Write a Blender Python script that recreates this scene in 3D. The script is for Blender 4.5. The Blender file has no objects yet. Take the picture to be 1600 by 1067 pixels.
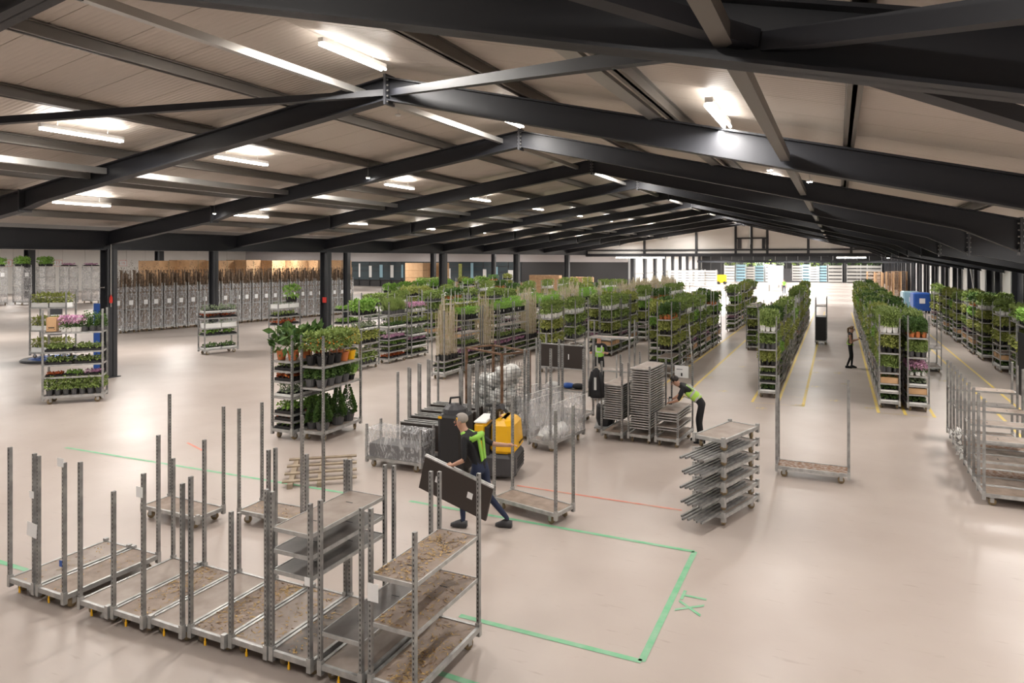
import bpy, math, random
import numpy as np
from mathutils import Matrix, Vector
random.seed(7)
rng = np.random.default_rng(7)
S = bpy.context.scene
C = bpy.context.scene.collection

# ---------------------------------------------------------------- camera, world, lights, exposure
TH = math.radians(25.19); FPX = 1080.0; CAMH = 4.4
FW = (-math.sin(TH), math.cos(TH)); RT = (math.cos(TH), math.sin(TH))
cam_d = bpy.data.cameras.new('camera'); cam = bpy.data.objects.new('camera', cam_d); C.objects.link(cam)
cam.location = (0, 0, CAMH); cam.rotation_euler = (math.pi/2, 0, TH)
cam_d.sensor_width = 36; cam_d.lens = FPX/1600*36; cam_d.shift_y = -(533.5-403)/1600
cam_d.clip_end = 400
S.camera = cam
w = bpy.data.worlds.new('world'); S.world = w; w.use_nodes = True
w.node_tree.nodes['Background'].inputs[0].default_value = (1.0, .93, .86, 1)
w.node_tree.nodes['Background'].inputs[1].default_value = .32
S.view_settings.view_transform = 'Standard'; S.view_settings.look = 'None'
S.view_settings.gamma = 1; S.view_settings.use_curve_mapping = False
S.view_settings.exposure = .7
LAMP_W = 110.0          # one twin tube fixture
FAR_W = 850.0          # high bay lamps of the hall behind the gable

def area_lamp(name, loc, sx, sy, power, col=(1, .955, .90), rot=(0, 0, 0), parent=None):
    d = bpy.data.lights.new(name, 'AREA'); d.shape = 'RECTANGLE'; d.size = sx; d.size_y = sy
    d.energy = power; d.color = col
    o = bpy.data.objects.new(name, d); C.objects.link(o); o.location = loc; o.rotation_euler = rot
    if parent: o.parent = parent
    return o

# ---------------------------------------------------------------- helpers
def ray(px, py):
    a = (px-800)/FPX; b = (403-py)/FPX
    return (FW[0]+a*RT[0], FW[1]+a*RT[1], b)
def fl(px, py, z=0.0):
    d = ray(px, py); k = (z-CAMH)/d[2]
    return (d[0]*k, d[1]*k)

class MB:
    """collects faces, becomes one mesh"""
    def __init__(s): s.v = []; s.f = []; s.m = []; s.cm = 0
    def mat(s, i): s.cm = i; return s
    def add(s, vs, fs):
        b = len(s.v); s.v += [tuple(p) for p in vs]
        for f in fs: s.f.append(tuple(i+b for i in f)); s.m.append(s.cm)
        return s
    def hexa(s, p):   # 8 pts: bottom 4 ccw, top 4 ccw
        return s.add(p, [(3, 2, 1, 0), (4, 5, 6, 7), (0, 1, 5, 4), (1, 2, 6, 5), (2, 3, 7, 6), (3, 0, 4, 7)])
    def box(s, x0, x1, y0, y1, z0, z1):
        return s.hexa([(x0, y0, z0), (x1, y0, z0), (x1, y1, z0), (x0, y1, z0), (x0, y0, z1), (x1, y0, z1), (x1, y1, z1), (x0, y1, z1)])
    def cb(s, c, d):
        return s.box(c[0]-d[0]/2, c[0]+d[0]/2, c[1]-d[1]/2, c[1]+d[1]/2, c[2]-d[2]/2, c[2]+d[2]/2)
    def bar(s, a, b, w, h=None, up=(0, 0, 1)):
        h = h or w; a = Vector(a); b = Vector(b); d = (b-a).normalized(); u = Vector(up)
        if abs(d.dot(u)) > .95: u = Vector((0, 1, 0))
        r = d.cross(u).normalized(); u = r.cross(d).normalized()
        p = []
        for q in (a, b):
            p.append([q-r*w/2-u*h/2, q+r*w/2-u*h/2, q+r*w/2+u*h/2, q-r*w/2+u*h/2])
        return s.add(p[0]+p[1], [(0, 1, 2, 3), (7, 6, 5, 4), (0, 4, 5, 1), (1, 5, 6, 2), (2, 6, 7, 3), (3, 7, 4, 0)])
    def tube(s, pts, r, n=8, cap=True):
        pts = [Vector(p) for p in pts]; rs = r if isinstance(r, (list, tuple)) else [r]*len(pts)
        b = len(s.v); ref = None
        for i, p in enumerate(pts):
            d = (pts[min(i+1, len(pts)-1)]-pts[max(i-1, 0)]).normalized()
            u = Vector((0, 0, 1)) if abs(d.z) < .9 else Vector((1, 0, 0))
            if ref is not None: u = ref
            x = d.cross(u).normalized(); ref = x.cross(d).normalized(); y = ref
            for k in range(n):
                a = 2*math.pi*k/n; s.v.append(tuple(p+(x*math.cos(a)+y*math.sin(a))*rs[i]))
        for i in range(len(pts)-1):
            for k in range(n):
                s.f.append((b+i*n+k, b+i*n+(k+1) % n, b+(i+1)*n+(k+1) % n, b+(i+1)*n+k)); s.m.append(s.cm)
        if cap:
            s.f.append(tuple(b+k for k in range(n))[::-1]); s.m.append(s.cm)
            e = b+(len(pts)-1)*n; s.f.append(tuple(e+k for k in range(n))); s.m.append(s.cm)
        return s
    def lathe(s, prof, n=12, c=(0, 0, 0), cap=True):
        b = len(s.v)
        for r, z in prof:
            for k in range(n):
                a = 2*math.pi*k/n; s.v.append((c[0]+r*math.cos(a), c[1]+r*math.sin(a), c[2]+z))
        for i in range(len(prof)-1):
            for k in range(n):
                s.f.append((b+i*n+k, b+i*n+(k+1) % n, b+(i+1)*n+(k+1) % n, b+(i+1)*n+k)); s.m.append(s.cm)
        if cap:
            s.f.append(tuple(b+k for k in range(n))[::-1]); s.m.append(s.cm)
            e = b+(len(prof)-1)*n; s.f.append(tuple(e+k for k in range(n))); s.m.append(s.cm)
        return s
    def prism(s, poly, y0, y1):   # poly in (x,z), extruded along y
        n = len(poly)
        return s.add([(x, y0, z) for x, z in poly]+[(x, y1, z) for x, z in poly],
                     [tuple(range(n))[::-1] if False else tuple(range(n)), tuple(range(n, 2*n))[::-1]]+[(i, i+n, (i+1) % n+n, (i+1) % n) for i in range(n)])
    def ball(s, c, r, n=8, m=6, sq=(1, 1, 1)):
        pr = [(max(1e-3, math.sin(math.pi*i/m)), -math.cos(math.pi*i/m)) for i in range(m+1)]
        b = len(s.v); s.lathe([(q*r, z*r) for q, z in pr], n, (0, 0, 0), True)
        for i in range(b, len(s.v)):
            v = s.v[i]; s.v[i] = (c[0]+v[0]*sq[0], c[1]+v[1]*sq[1], c[2]+v[2]*sq[2])
        return s
    def mesh(s, name, mats, smooth=False):
        me = bpy.data.meshes.new(name); me.from_pydata(s.v, [], s.f)
        for m in (mats if isinstance(mats, (list, tuple)) else [mats]): me.materials.append(m)
        if any(s.m): me.polygons.foreach_set('material_index', s.m)
        if smooth: me.polygons.foreach_set('use_smooth', [True]*len(s.f))
        me.update(); return me
    def build(s, name, mats, parent=None, loc=None, smooth=False, rz=0):
        return link(name, s.mesh(name, mats, smooth), parent, loc, rz)

def link(name, me, parent=None, loc=None, rz=0):
    o = bpy.data.objects.new(name, me); C.objects.link(o)
    if parent is not None: o.parent = parent
    if loc is not None: o.location = loc
    if rz: o.rotation_euler = (0, 0, rz)
    return o
def tag(o, label=None, cat=None, group=None, kind=None):
    if label: o['label'] = label
    if cat: o['category'] = cat
    if group: o['group'] = group
    if kind: o['kind'] = kind
    return o
def empty(name, loc=(0, 0, 0), rz=0, label=None, cat=None, group=None, kind=None):
    o = link(name, None, None, loc, rz); o.empty_display_size = .1
    return tag(o, label, cat, group, kind)
def text_mesh(name, body, size, mat, parent=None, loc=(0, 0, 0), rot=(0, 0, 0), align='CENTER', extrude=.002, res=2):
    cu = bpy.data.curves.new(name, 'FONT'); cu.body = body; cu.size = size; cu.align_x = align; cu.align_y = 'CENTER'; cu.extrude = extrude; cu.resolution_u = res
    t = bpy.data.objects.new(name+'_curve', cu); me = bpy.data.meshes.new_from_object(t)
    bpy.data.objects.remove(t); bpy.data.curves.remove(cu); me.name = name
    me.materials.clear(); me.materials.append(mat)
    o = link(name, me, parent, loc); o.rotation_euler = rot; return o
ORD = ['zeroth', 'first', 'second', 'third', 'fourth', 'fifth', 'sixth', 'seventh', 'eighth', 'ninth', 'tenth', 'eleventh', 'twelfth',
       'thirteenth', 'fourteenth', 'fifteenth', 'sixteenth', 'seventeenth', 'eighteenth', 'nineteenth', 'twentieth',
       'twenty-first', 'twenty-second', 'twenty-third', 'twenty-fourth', 'twenty-fifth', 'twenty-sixth', 'twenty-seventh', 'twenty-eighth', 'twenty-ninth', 'thirtieth']

# ---------------------------------------------------------------- materials
def M_(name, col, rough=.5, metal=0, noise=None, scale=5, col2=None, bump=0, bscale=40, emit=None, alpha=None, coord='Object', spec=None, detail=4, ramp=(.35, .65), trans=0):
    m = bpy.data.materials.new(name); m.use_nodes = True; nt = m.node_tree; b = nt.nodes['Principled BSDF']
    b.inputs['Base Color'].default_value = (*col, 1); b.inputs['Roughness'].default_value = rough; b.inputs['Metallic'].default_value = metal
    if spec is not None: b.inputs['Specular IOR Level'].default_value = spec
    if emit: b.inputs['Emission Color'].default_value = (*emit[0], 1); b.inputs['Emission Strength'].default_value = emit[1]
    if alpha is not None: b.inputs['Alpha'].default_value = alpha
    if trans: b.inputs['Transmission Weight'].default_value = trans
    if col2 or bump:
        tc = nt.nodes.new('ShaderNodeTexCoord')
    if col2:
        n = nt.nodes.new('ShaderNodeTexNoise'); n.inputs['Scale'].default_value = scale; n.inputs['Detail'].default_value = detail
        nt.links.new(tc.outputs[coord], n.inputs['Vector'])
        r = nt.nodes.new('ShaderNodeValToRGB'); r.color_ramp.elements[0].position = ramp[0]; r.color_ramp.elements[1].position = ramp[1]
        r.color_ramp.elements[0].color = (*col, 1); r.color_ramp.elements[1].color = (*col2, 1)
        nt.links.new(n.outputs['Fac'], r.inputs['Fac']); nt.links.new(r.outputs['Color'], b.inputs['Base Color'])
    if bump:
        n2 = nt.nodes.new('ShaderNodeTexNoise'); n2.inputs['Scale'].default_value = bscale; n2.inputs['Detail'].default_value = 3
        nt.links.new(tc.outputs[coord], n2.inputs['Vector'])
        bp = nt.nodes.new('ShaderNodeBump'); bp.inputs['Strength'].default_value = bump; bp.inputs['Distance'].default_value = .02
        nt.links.new(n2.outputs['Fac'], bp.inputs['Height']); nt.links.new(bp.outputs['Normal'], b.inputs['Normal'])
    return m
def leafmat(name, c1, c2, tl=.25):
    m = M_(name, c1, .55, col2=c2, scale=9, ramp=(.3, .7), detail=2)
    m.node_tree.nodes['Principled BSDF'].inputs['Specular IOR Level'].default_value = .3
    return m
def concrete():
    m = bpy.data.materials.new('polished_concrete'); m.use_nodes = True; nt = m.node_tree; b = nt.nodes['Principled BSDF']; L = nt.links.new
    tc = nt.nodes.new('ShaderNodeTexCoord')
    def noise(sc, det, dist=0):
        n = nt.nodes.new('ShaderNodeTexNoise'); n.inputs['Scale'].default_value = sc; n.inputs['Detail'].default_value = det
        n.inputs['Distortion'].default_value = dist; L(tc.outputs['Object'], n.inputs['Vector']); return n
    def ramp(n, p0, c0, p1, c1):
        r = nt.nodes.new('ShaderNodeValToRGB'); e = r.color_ramp.elements
        e[0].position = p0; e[0].color = (*c0, 1); e[1].position = p1; e[1].color = (*c1, 1); L(n.outputs['Fac'], r.inputs['Fac']); return r
    base = ramp(noise(.35, 3, 0), .1, (.42, .355, .32), .9, (.56, .50, .46))
    st = ramp(noise(.9, 5, 0), .0, (.72, .66, .62), 1., (1.1, 1.1, 1.1))
    mx = nt.nodes.new('ShaderNodeMix'); mx.data_type = 'RGBA'; mx.blend_type = 'MULTIPLY'; mx.inputs[0].default_value = .5
    L(base.outputs[0], mx.inputs[6]); L(st.outputs[0], mx.inputs[7])
    mp = nt.nodes.new('ShaderNodeMapping'); mp.inputs['Rotation'].default_value = (0, 0, .5); mp.inputs['Scale'].default_value = (1.2, 6, 1); L(tc.outputs['Object'], mp.inputs[0])
    sn = noise(2.2, 5, .3); L(mp.outputs[0], sn.inputs['Vector'])
    sc = ramp(sn, .24, (.62, .55, .50), .36, (1, 1, 1))
    mx2 = nt.nodes.new('ShaderNodeMix'); mx2.data_type = 'RGBA'; mx2.blend_type = 'MULTIPLY'; mx2.inputs[0].default_value = .4
    L(mx.outputs[2], mx2.inputs[6]); L(sc.outputs[0], mx2.inputs[7]); L(mx2.outputs[2], b.inputs['Base Color'])
    rr = ramp(noise(.8, 5, 0), .0, (.30, .30, .30), 1., (.44, .44, .44)); L(rr.outputs[0], b.inputs['Roughness'])
    bp = nt.nodes.new('ShaderNodeBump'); bp.inputs['Strength'].default_value = .05; bp.inputs['Distance'].default_value = .02
    L(noise(3, 4).outputs['Fac'], bp.inputs['Height']); L(bp.outputs[0], b.inputs['Normal'])
    b.inputs['Specular IOR Level'].default_value = .42
    return m
def panelmat(name, col, pitch, axis, strength=.35):
    m = M_(name, col, .45); nt = m.node_tree; b = nt.nodes['Principled BSDF']
    tc = nt.nodes.new('ShaderNodeTexCoord'); wv = nt.nodes.new('ShaderNodeTexWave'); wv.bands_direction = axis
    wv.inputs['Scale'].default_value = .314/pitch; wv.inputs['Distortion'].default_value = 0
    nt.links.new(tc.outputs['Object'], wv.inputs['Vector'])
    bp = nt.nodes.new('ShaderNodeBump'); bp.inputs['Strength'].default_value = strength; bp.inputs['Distance'].default_value = .01
    nt.links.new(wv.outputs['Fac'], bp.inputs['Height']); nt.links.new(bp.outputs[0], b.inputs['Normal'])
    return m
def slotmat():
    """galvanised post with dark slots on one pair of faces"""
    m = M_('slotted_galvanised_steel', (.42, .42, .41), .42, .55); nt = m.node_tree; b = nt.nodes['Principled BSDF']; L = nt.links.new
    tc = nt.nodes.new('ShaderNodeTexCoord'); sp = nt.nodes.new('ShaderNodeSeparateXYZ'); L(tc.outputs['Object'], sp.inputs[0])
    def math_(op, a, v=None, bb=None):
        n = nt.nodes.new('ShaderNodeMath'); n.operation = op; L(a, n.inputs[0])
        if bb is not None: L(bb, n.inputs[1])
        elif v is not None: n.inputs[1].default_value = v
        return n.outputs[0]
    fz = math_('FRACT', math_('MULTIPLY', sp.outputs['Z'], 20.0))
    inz = math_('LESS_THAN', fz, .5)
    ax = math_('ABSOLUTE', sp.outputs['X']); inx = math_('LESS_THAN', ax, .006)
    ge = nt.nodes.new('ShaderNodeNewGeometry'); 
    f = math_('MULTIPLY', inz, None, inx)
    n = nt.nodes.new('ShaderNodeTexNoise'); n.inputs['Scale'].default_value = 6; L(tc.outputs['Object'], n.inputs['Vector'])
    r = nt.nodes.new('ShaderNodeValToRGB'); r.color_ramp.elements[0].color = (.22, .22, .22, 1); r.color_ramp.elements[1].color = (.44, .44, .43, 1)
    r.color_ramp.elements[0].position = .3; r.color_ramp.elements[1].position = .7
    L(n.outputs['Fac'], r.inputs['Fac'])
    mx = nt.nodes.new('ShaderNodeMix'); mx.data_type = 'RGBA'; L(f, mx.inputs[0]); L(r.outputs[0], mx.inputs[6]); mx.inputs[7].default_value = (.03, .03, .03, 1)
    L(mx.outputs[2], b.inputs['Base Color'])
    return m
def filmmat(name, lo, hi, sc):
    m = M_(name, (.72, .72, .73), .16, bump=.5, bscale=9); nt = m.node_tree; b = nt.nodes['Principled BSDF']; L = nt.links.new
    tc = nt.nodes.new('ShaderNodeTexCoord'); mp = nt.nodes.new('ShaderNodeMapping'); mp.inputs['Scale'].default_value = (1, 1, .45); L(tc.outputs['Object'], mp.inputs[0])
    n = nt.nodes.new('ShaderNodeTexNoise'); n.inputs['Scale'].default_value = sc; n.inputs['Detail'].default_value = 6; n.inputs['Distortion'].default_value = 2.5; L(mp.outputs[0], n.inputs['Vector'])
    r = nt.nodes.new('ShaderNodeValToRGB'); e = r.color_ramp.elements; e[0].position = .42; e[0].color = (lo, lo, lo, 1); e[1].position = .66; e[1].color = (hi, hi, hi, 1)
    L(n.outputs['Fac'], r.inputs['Fac']); L(r.outputs[0], b.inputs['Alpha']); return m
M = dict(
    concrete=concrete(),
    blacksteel=M_('black_painted_steel', (.020, .021, .026), .5, 0, bump=.04, bscale=2.0, spec=.4),
    colsteel=M_('charcoal_painted_steel', (.030, .031, .036), .42),
    roofpanel=panelmat('roof_sandwich_panel', (.52, .46, .405), .10, 'Y', .5),
    purlin=M_('dark_zinc_purlin', (.16, .145, .13), .45, .3),
    zinc=M_('zinc_rail', (.42, .41, .39), .35, .7),
    galv=M_('galvanised_steel', (.36, .36, .355), .42, .55, col2=(.54, .54, .53), scale=7),
    slot=slotmat(),
    ply=M_('worn_plywood', (.22, .165, .13), .6, col2=(.33, .255, .205), scale=5, bump=.1, bscale=30),
    plydark=M_('wet_dark_plywood', (.075, .062, .055), .35, col2=(.25, .20, .165), scale=3.0, ramp=(.42, .6)),
    plygrey=M_('grey_worn_plywood', (.26, .205, .17), .5, col2=(.35, .29, .25), scale=4),
    plyblack=M_('dark_grey_shelf_board', (.085, .075, .07), .4, col2=(.14, .125, .115), scale=4),
    rust=M_('rusty_ply', (.20, .095, .045), .7, col2=(.36, .30, .26), scale=14, ramp=(.4, .62)),
    wheel=M_('tan_caster_wheel', (.27, .20, .11), .6), rubber=M_('black_rubber', (.02, .02, .02), .6),
    white=M_('white_paint', (.75, .74, .72), .5), paper=M_('white_paper', (.82, .82, .82), .6),
    walltint=panelmat('white_wall_panel', (.74, .71, .67), .25, 'Y', .15),
    wallbright=panelmat('bright_wall_panel', (.80, .78, .75), .25, 'Y', .1),
    facade=M_('grey_fascia', (.50, .47, .47), .5), darkwall=M_('dark_cladding', (.035, .034, .036), .5),
    darkclad=panelmat('dark_trapezoid_cladding', (.016, .017, .022), .33, 'Y', .6),
    glass=M_('window_glass', (.05, .07, .08), .08, spec=.8), frame=M_('window_frame', (.03, .03, .033), .4),
    tube=M_('lamp_tube', (1, 1, 1), .5, emit=((1, .95, .88), 14)), spot=M_('spot_led', (1, 1, 1), .5, emit=((1, .95, .88), 60)),
    yline=M_('yellow_floor_paint', (.86, .62, .09), .5, col2=(.76, .60, .22), scale=6), gline=M_('green_floor_paint', (.16, .47, .25), .5, col2=(.27, .50, .33), scale=5),
    yfaint=M_('worn_yellow_floor_paint', (.68, .55, .27), .5, col2=(.56, .48, .36), scale=9),
    rline=M_('red_floor_paint', (.74, .20, .14), .5, col2=(.62, .34, .26), scale=4),
    carton=M_('cardboard', (.50, .30, .15), .7, col2=(.56, .35, .19), scale=3), wood=M_('raw_wood', (.42, .25, .13), .7, col2=(.55, .35, .2), scale=5),
    timber=M_('grey_timber', (.26, .20, .14), .7, col2=(.36, .29, .21), scale=5),
    blackplastic=M_('black_plastic', (.014, .014, .016), .45), whiteplastic=M_('white_plastic', (.78, .78, .76), .4),
    terracotta=M_('terracotta_pot', (.52, .16, .05), .6), yellowplastic=M_('yellow_plastic', (.85, .46, .01), .32),
    greypot=M_('grey_pot', (.09, .09, .095), .5), blue=M_('blue_plastic', (.02, .09, .38), .4), bluelight=M_('pale_blue_plastic', (.28, .46, .55), .4),
    foam=M_('white_foam', (.82, .82, .80), .7), orangefruit=M_('orange_fruit', (.85, .25, .02), .4),
    hivis=M_('hivis_yellow', (.46, .78, .10), .6), reflect=M_('reflective_tape', (.55, .56, .55), .4), hivis2=M_('hivis_green', (.30, .62, .08), .6),
    blackcloth=M_('black_cloth', (.012, .012, .014), .8), navy=M_('navy_denim', (.02, .03, .07), .8),
    skin=M_('skin', (.52, .29, .20), .5), darkhair=M_('dark_hair', (.015, .01, .008), .5), greyhair=M_('grey_hair', (.35, .31, .28), .6), brownhair=M_('blond_brown_hair', (.18, .10, .05), .5),
    l1=leafmat('leaf_mid_green', (.13, .20, .045), (.33, .42, .13)), l2=leafmat('leaf_olive', (.20, .25, .05), (.46, .48, .15)),
    l3=leafmat('leaf_dark', (.035, .09, .022), (.12, .20, .05)), l4=leafmat('leaf_bright', (.15, .33, .045), (.34, .53, .12)),
    l5=leafmat('leaf_grey_green', (.17, .23, .13), (.34, .40, .26)), l6=leafmat('stems_brown', (.17, .11, .07), (.36, .27, .2)),
    l7=leafmat('flowers_pink', (.42, .12, .35), (.75, .55, .6)), l8=leafmat('flowers_red', (.45, .05, .02), (.6, .2, .05)),
    l9=leafmat('flowers_white', (.75, .74, .66), (.6, .62, .45)), film=filmmat('clear_plastic_film', .12, .5, 5), filmgrey=filmmat('wrapped_plastic_film', .12, .62, 7), red=M_('red_paint', (.6, .03, .02), .4), rustmetal=M_('rusty_steel', (.10, .05, .025), .7, col2=(.20, .11, .06), scale=10), charcoal=M_('charcoal_plastic', (.045, .045, .05), .4), darkboard=M_('dark_brown_board', (.035, .026, .022), .45), cane=M_('bamboo_cane', (.42, .34, .22), .6, col2=(.58, .52, .42), scale=6),
)
# ================================================================ STRUCTURE
RX = -7.64; ZA = 7.79; TC = -24.4; TW = 7.5; S0 = 10.8; P = 6.0; SG = 70.8
def zt(t): return ZA-.145*(RX-t) if t < RX else ZA-.238*(t-RX)
def TS(k): return S0+P*k

floor = MB().box(-94, 9.2, -14, 142, -.2, 0).build('floor', M['concrete']); tag(floor, 'polished beige concrete floor of the hall', None, None, 'structure')

# ---- roof panels, each a part of the ceiling
ceil = empty('ceiling', (0, 0, 0), 0, 'beige ribbed roof panels between the black trusses', None, None, 'structure')
def panelmesh(x0, x1, nm):
    a, b = zt(x0)+.24, zt(x1)+.24
    return MB().hexa([(x0, .006, a), (x1, .006, b), (x1, .994, b), (x0, .994, a), (x0, .006, a+.09), (x1, .006, b+.09), (x1, .994, b+.09), (x0, .994, a+.09)]).mesh(nm, M['roofpanel'])
pl_, pr_ = panelmesh(TC-.3, RX, 'roof_panel'), panelmesh(RX, TW+.2, 'roof_panel')
for i in range(-10, 71):
    for me in (pl_, pr_): link('roof_panel', me, ceil, (0, i, 0))
g_ = MB().box(TC-.3, RX, -10, 71.2, 8.6, 8.65).box(RX, TW+.2, -10, 71.2, 8.6, 8.65).build('roof_deck', M['darkwall'], ceil)

# ---- trusses (portal frames)
def seg(mb, t0, t1, a0, a1, b0, b1, y, w):   # wedge between (t,z) corners a=bottom b=top, width w
    mb.hexa([(t0, y-w/2, a0), (t1, y-w/2, a1), (t1, y+w/2, a1), (t0, y+w/2, a0), (t0, y-w/2, b0), (t1, y-w/2, b1), (t1, y+w/2, b1), (t0, y+w/2, b0)])
def ibeam(pts):   # pts: (t, ztop, zbot)
    mb = MB(); fw, ft = .26, .028
    for (t0, b0, a0), (t1, b1, a1) in zip(pts, pts[1:]):
        seg(mb, t0, t1, a0, a1, b0, b1, 0, .022)
        seg(mb, t0, t1, b0-ft, b1-ft, b0, b1, 0, fw); seg(mb, t0, t1, a0, a1, a0+ft, a1+ft, 0, fw)
    return mb
D0 = .44
lp = [(RX-.02, zt(RX), zt(RX)-D0), (-18.2, zt(-18.2), zt(-18.2)-D0), (-19.0, zt(-19.0), zt(-19.0)-.52), (TC, zt(TC), zt(TC)-.50)]
rp = [(RX+.02, zt(RX), zt(RX)-D0), (2.3, zt(2.3), zt(2.3)-D0), (3.3, zt(3.3), zt(3.3)-.68), (TW-.1, zt(TW-.1), zt(TW-.1)-.55)]
me_l = ibeam(lp).mesh('rafter', M['blacksteel']); me_r = ibeam(rp).mesh('rafter', M['blacksteel'])
me_pl = MB().box(RX-.025, RX+.025, -.15, .15, zt(RX)-.52, zt(RX)+.05).mesh('apex_plate', M['colsteel'])
me_sp = MB().box(3.28, 3.33, -.16, .16, zt(3.3)-.74, zt(3.3)+.02).mesh('splice_plate', M['colsteel'])
me_sl = MB().box(-18.96, -19.01, -.16, .16, zt(-19)-.56, zt(-19)+.02).mesh('splice_plate', M['colsteel'])
me_bo = MB().tube([(-.05, 0, 0), (.05, 0, 0)], .018, 6).mesh('bolt', M['zinc'])
for k in range(-2, 10):
    t = empty('roof_truss', (0, TS(k), 0), 0, None, None, None, 'structure')
    link('rafter', me_l, t); link('rafter', me_r, t); link('apex_plate', me_pl, t); link('splice_plate', me_sp, t); link('splice_plate', me_sl, t)
    if 0 <= k <= 3:
        for j in range(5):
            for s_ in (-1, 1): link('bolt', me_bo, t, (RX, s_*.1, zt(RX)-.46+.1*j))
            link('bolt', me_bo, t, (3.3, -.1, zt(3.3)-.62+.13*j))
    tag(t, 'black steel portal frame, %s from the camera end' % ORD[k+3], 'roof truss')

# ---- purlins, ridge tube, rails, bracing
def purl(t, s0, s1, mat='purlin', w=.08, h=.2, zo=.13, nm='purlin'):
    mb = MB(); z = zt(t)+zo
    mb.box(t-w*.15, t+w*.15, s0, s1, z-h/2, z+h/2).box(t-w*.5, t+w*.5, s0, s1, z-h/2, z-h/2+.02).box(t-w*.5, t+w*.5, s0, s1, z+h/2-.02, z+h/2)
    o = mb.build(nm, M[mat]); tag(o, None, None, None, 'structure'); return o
for t in (-22.4, -20.1, -17.8, -15.2, -12.6, -10.05, -4.85, -2.3, .15, 2.6, 5.1):
    purl(t, -10, SG, w=.14 if t > -8 else .16)
for k in range(-2, 10):
    a, b = TS(k)+.05, TS(k+1)-.05
    tag(MB().box(RX-.62, RX-.50, a, b, zt(RX)-.30, zt(RX)-.18).build('ridge_tube', M['zinc']), None, None, None, 'structure')
    tag(MB().box(-.74, -.62, a, b, zt(-.7)-.34, zt(-.7)-.22).build('strut_tube', M['purlin']), None, None, None, 'structure')
    for t in (-15.75, -16.35):
        tag(MB().box(t-.07, t+.07, a, b, zt(t)-.22, zt(t)-.16).box(t-.07, t-.055, a, b, zt(t)-.16, zt(t)-.08).box(t+.055, t+.07, a, b, zt(t)-.16, zt(t)-.08).build('cable_tray', M['zinc']), None, None, None, 'structure')
    tag(MB().box(-2.68, -2.48, a, b, zt(-2.6)-.02, zt(-2.6)+.03).build('cable_tray', M['zinc']), None, None, None, 'structure')
def brace(a, b, w=.14, h=.12):
    A = (a[0], a[1], zt(a[0])-.26); B = (b[0], b[1], zt(b[0])-.26)
    tag(MB().bar(A, B, w, h).build('wind_brace', M['blacksteel']), None, None, None, 'structure')
brace((RX+.1, S0), (-.5, S0-P)); brace((-.4, S0-P), (6.7, S0)); brace((RX+.1, S0-2*P), (-.5, S0-P)); brace((-.4, S0-P), (6.7, S0-2*P))
brace((RX-.1, S0), (-16.0, S0-P)); brace((-16.0, S0-P), (TC+.3, S0)); brace((RX-.1, S0-2*P), (-16., S0-P))
k8, k9 = TS(8), TS(9)
brace((RX+.1, k9), (-.5, k8)); brace((-.4, k8), (6.7, k9)); brace((RX-.1, k9), (-16., k8))

# ---- eave beam and columns on the open side
def hcol(mb, x, y, z0, z1, d=.46, w=.36):
    mb.box(x-d/2, x-d/2+.03, y-w/2, y+w/2, z0, z1).box(x+d/2-.03, x+d/2, y-w/2, y+w/2, z0, z1).box(x-d/2, x+d/2, y-.012, y+.012, z0, z1)
eb = MB().box(TC-.012, TC+.012, -10, SG, 4.69, 5.4).box(TC-.15, TC+.15, -10, SG, 4.69, 4.73).box(TC-.15, TC+.15, -10, SG, 5.36, 5.4)
tag(eb.build('eave_beam', M['blacksteel']), 'long black steel beam carrying the trusses on the open side', 'beam', None, 'structure')
n_ = 0
for k in (-1, 1, 3, 5, 7, 9):
    mb = MB(); hcol(mb, 0, 0, 0, 4.72); c = mb.build('column', M['colsteel'], None, (TC, TS(k), 0))
    MB().box(-.32, .32, -.26, .26, 0, .03).build('base_plate', M['colsteel'], c)
    n_ += 1; tag(c, 'charcoal steel column under the long eave beam, %s along it' % ORD[n_], 'column', None, 'structure')
for i, s in enumerate((16.8, 28.8, 40.8, 52.8, 64.8)):
    mb = MB(); hcol(mb, 0, 0, 0, 5.3, .4, .34); c = mb.build('column', M['colsteel'], None, (-32.6, s, 0))
    tag(c, 'charcoal steel column in the side aisle, %s from the camera end' % ORD[i+1], 'column', None, 'structure')
for i, s in enumerate((46, 62)):
    mb = MB(); hcol(mb, 0, 0, 0, 5.3, .9, .7); c = mb.build('column', M['colsteel'], None, (-80.0, s, 0))
    tag(c, 'dark steel column near the white wall, %s from the camera end' % ORD[i+1], 'column', None, 'structure')
# pipes, straps and alarm on the nearest column
cx, cy = TC, TS(1)
MB().tube([(cx+.27, cy-.1, 2.6), (cx+.27, cy-.1, 4.9)], .02, 8).build('column_conduit', M['zinc']).update_tag()
bpy.data.objects['column_conduit']['kind'] = 'structure'
for z in (2.0, 3.3):
    tag(MB().tube([(cx-.26, cy-.2, z), (cx+.1, cy-.25, z+.02)], .02, 6).build('column_strap', M['zinc']), None, None, None, 'structure')
box = MB().box(-.11, .11, -.05, .0, -.14, .14).build('fire_alarm_box', M['red'], None, (TC+.1, TS(3)-.2, 2.2)); tag(box, 'small red fire alarm box on the second charcoal column', 'alarm box')
ex = MB().lathe([(.05, 0), (.055, .03), (.055, .2), (.02, .26), (.015, .3)], 10).build('fire_extinguisher', M['red'], None, (TC+.30, TS(1)-.12, 2.75)); tag(ex, 'small red extinguisher hanging high on the nearest charcoal column', 'extinguisher')

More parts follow.
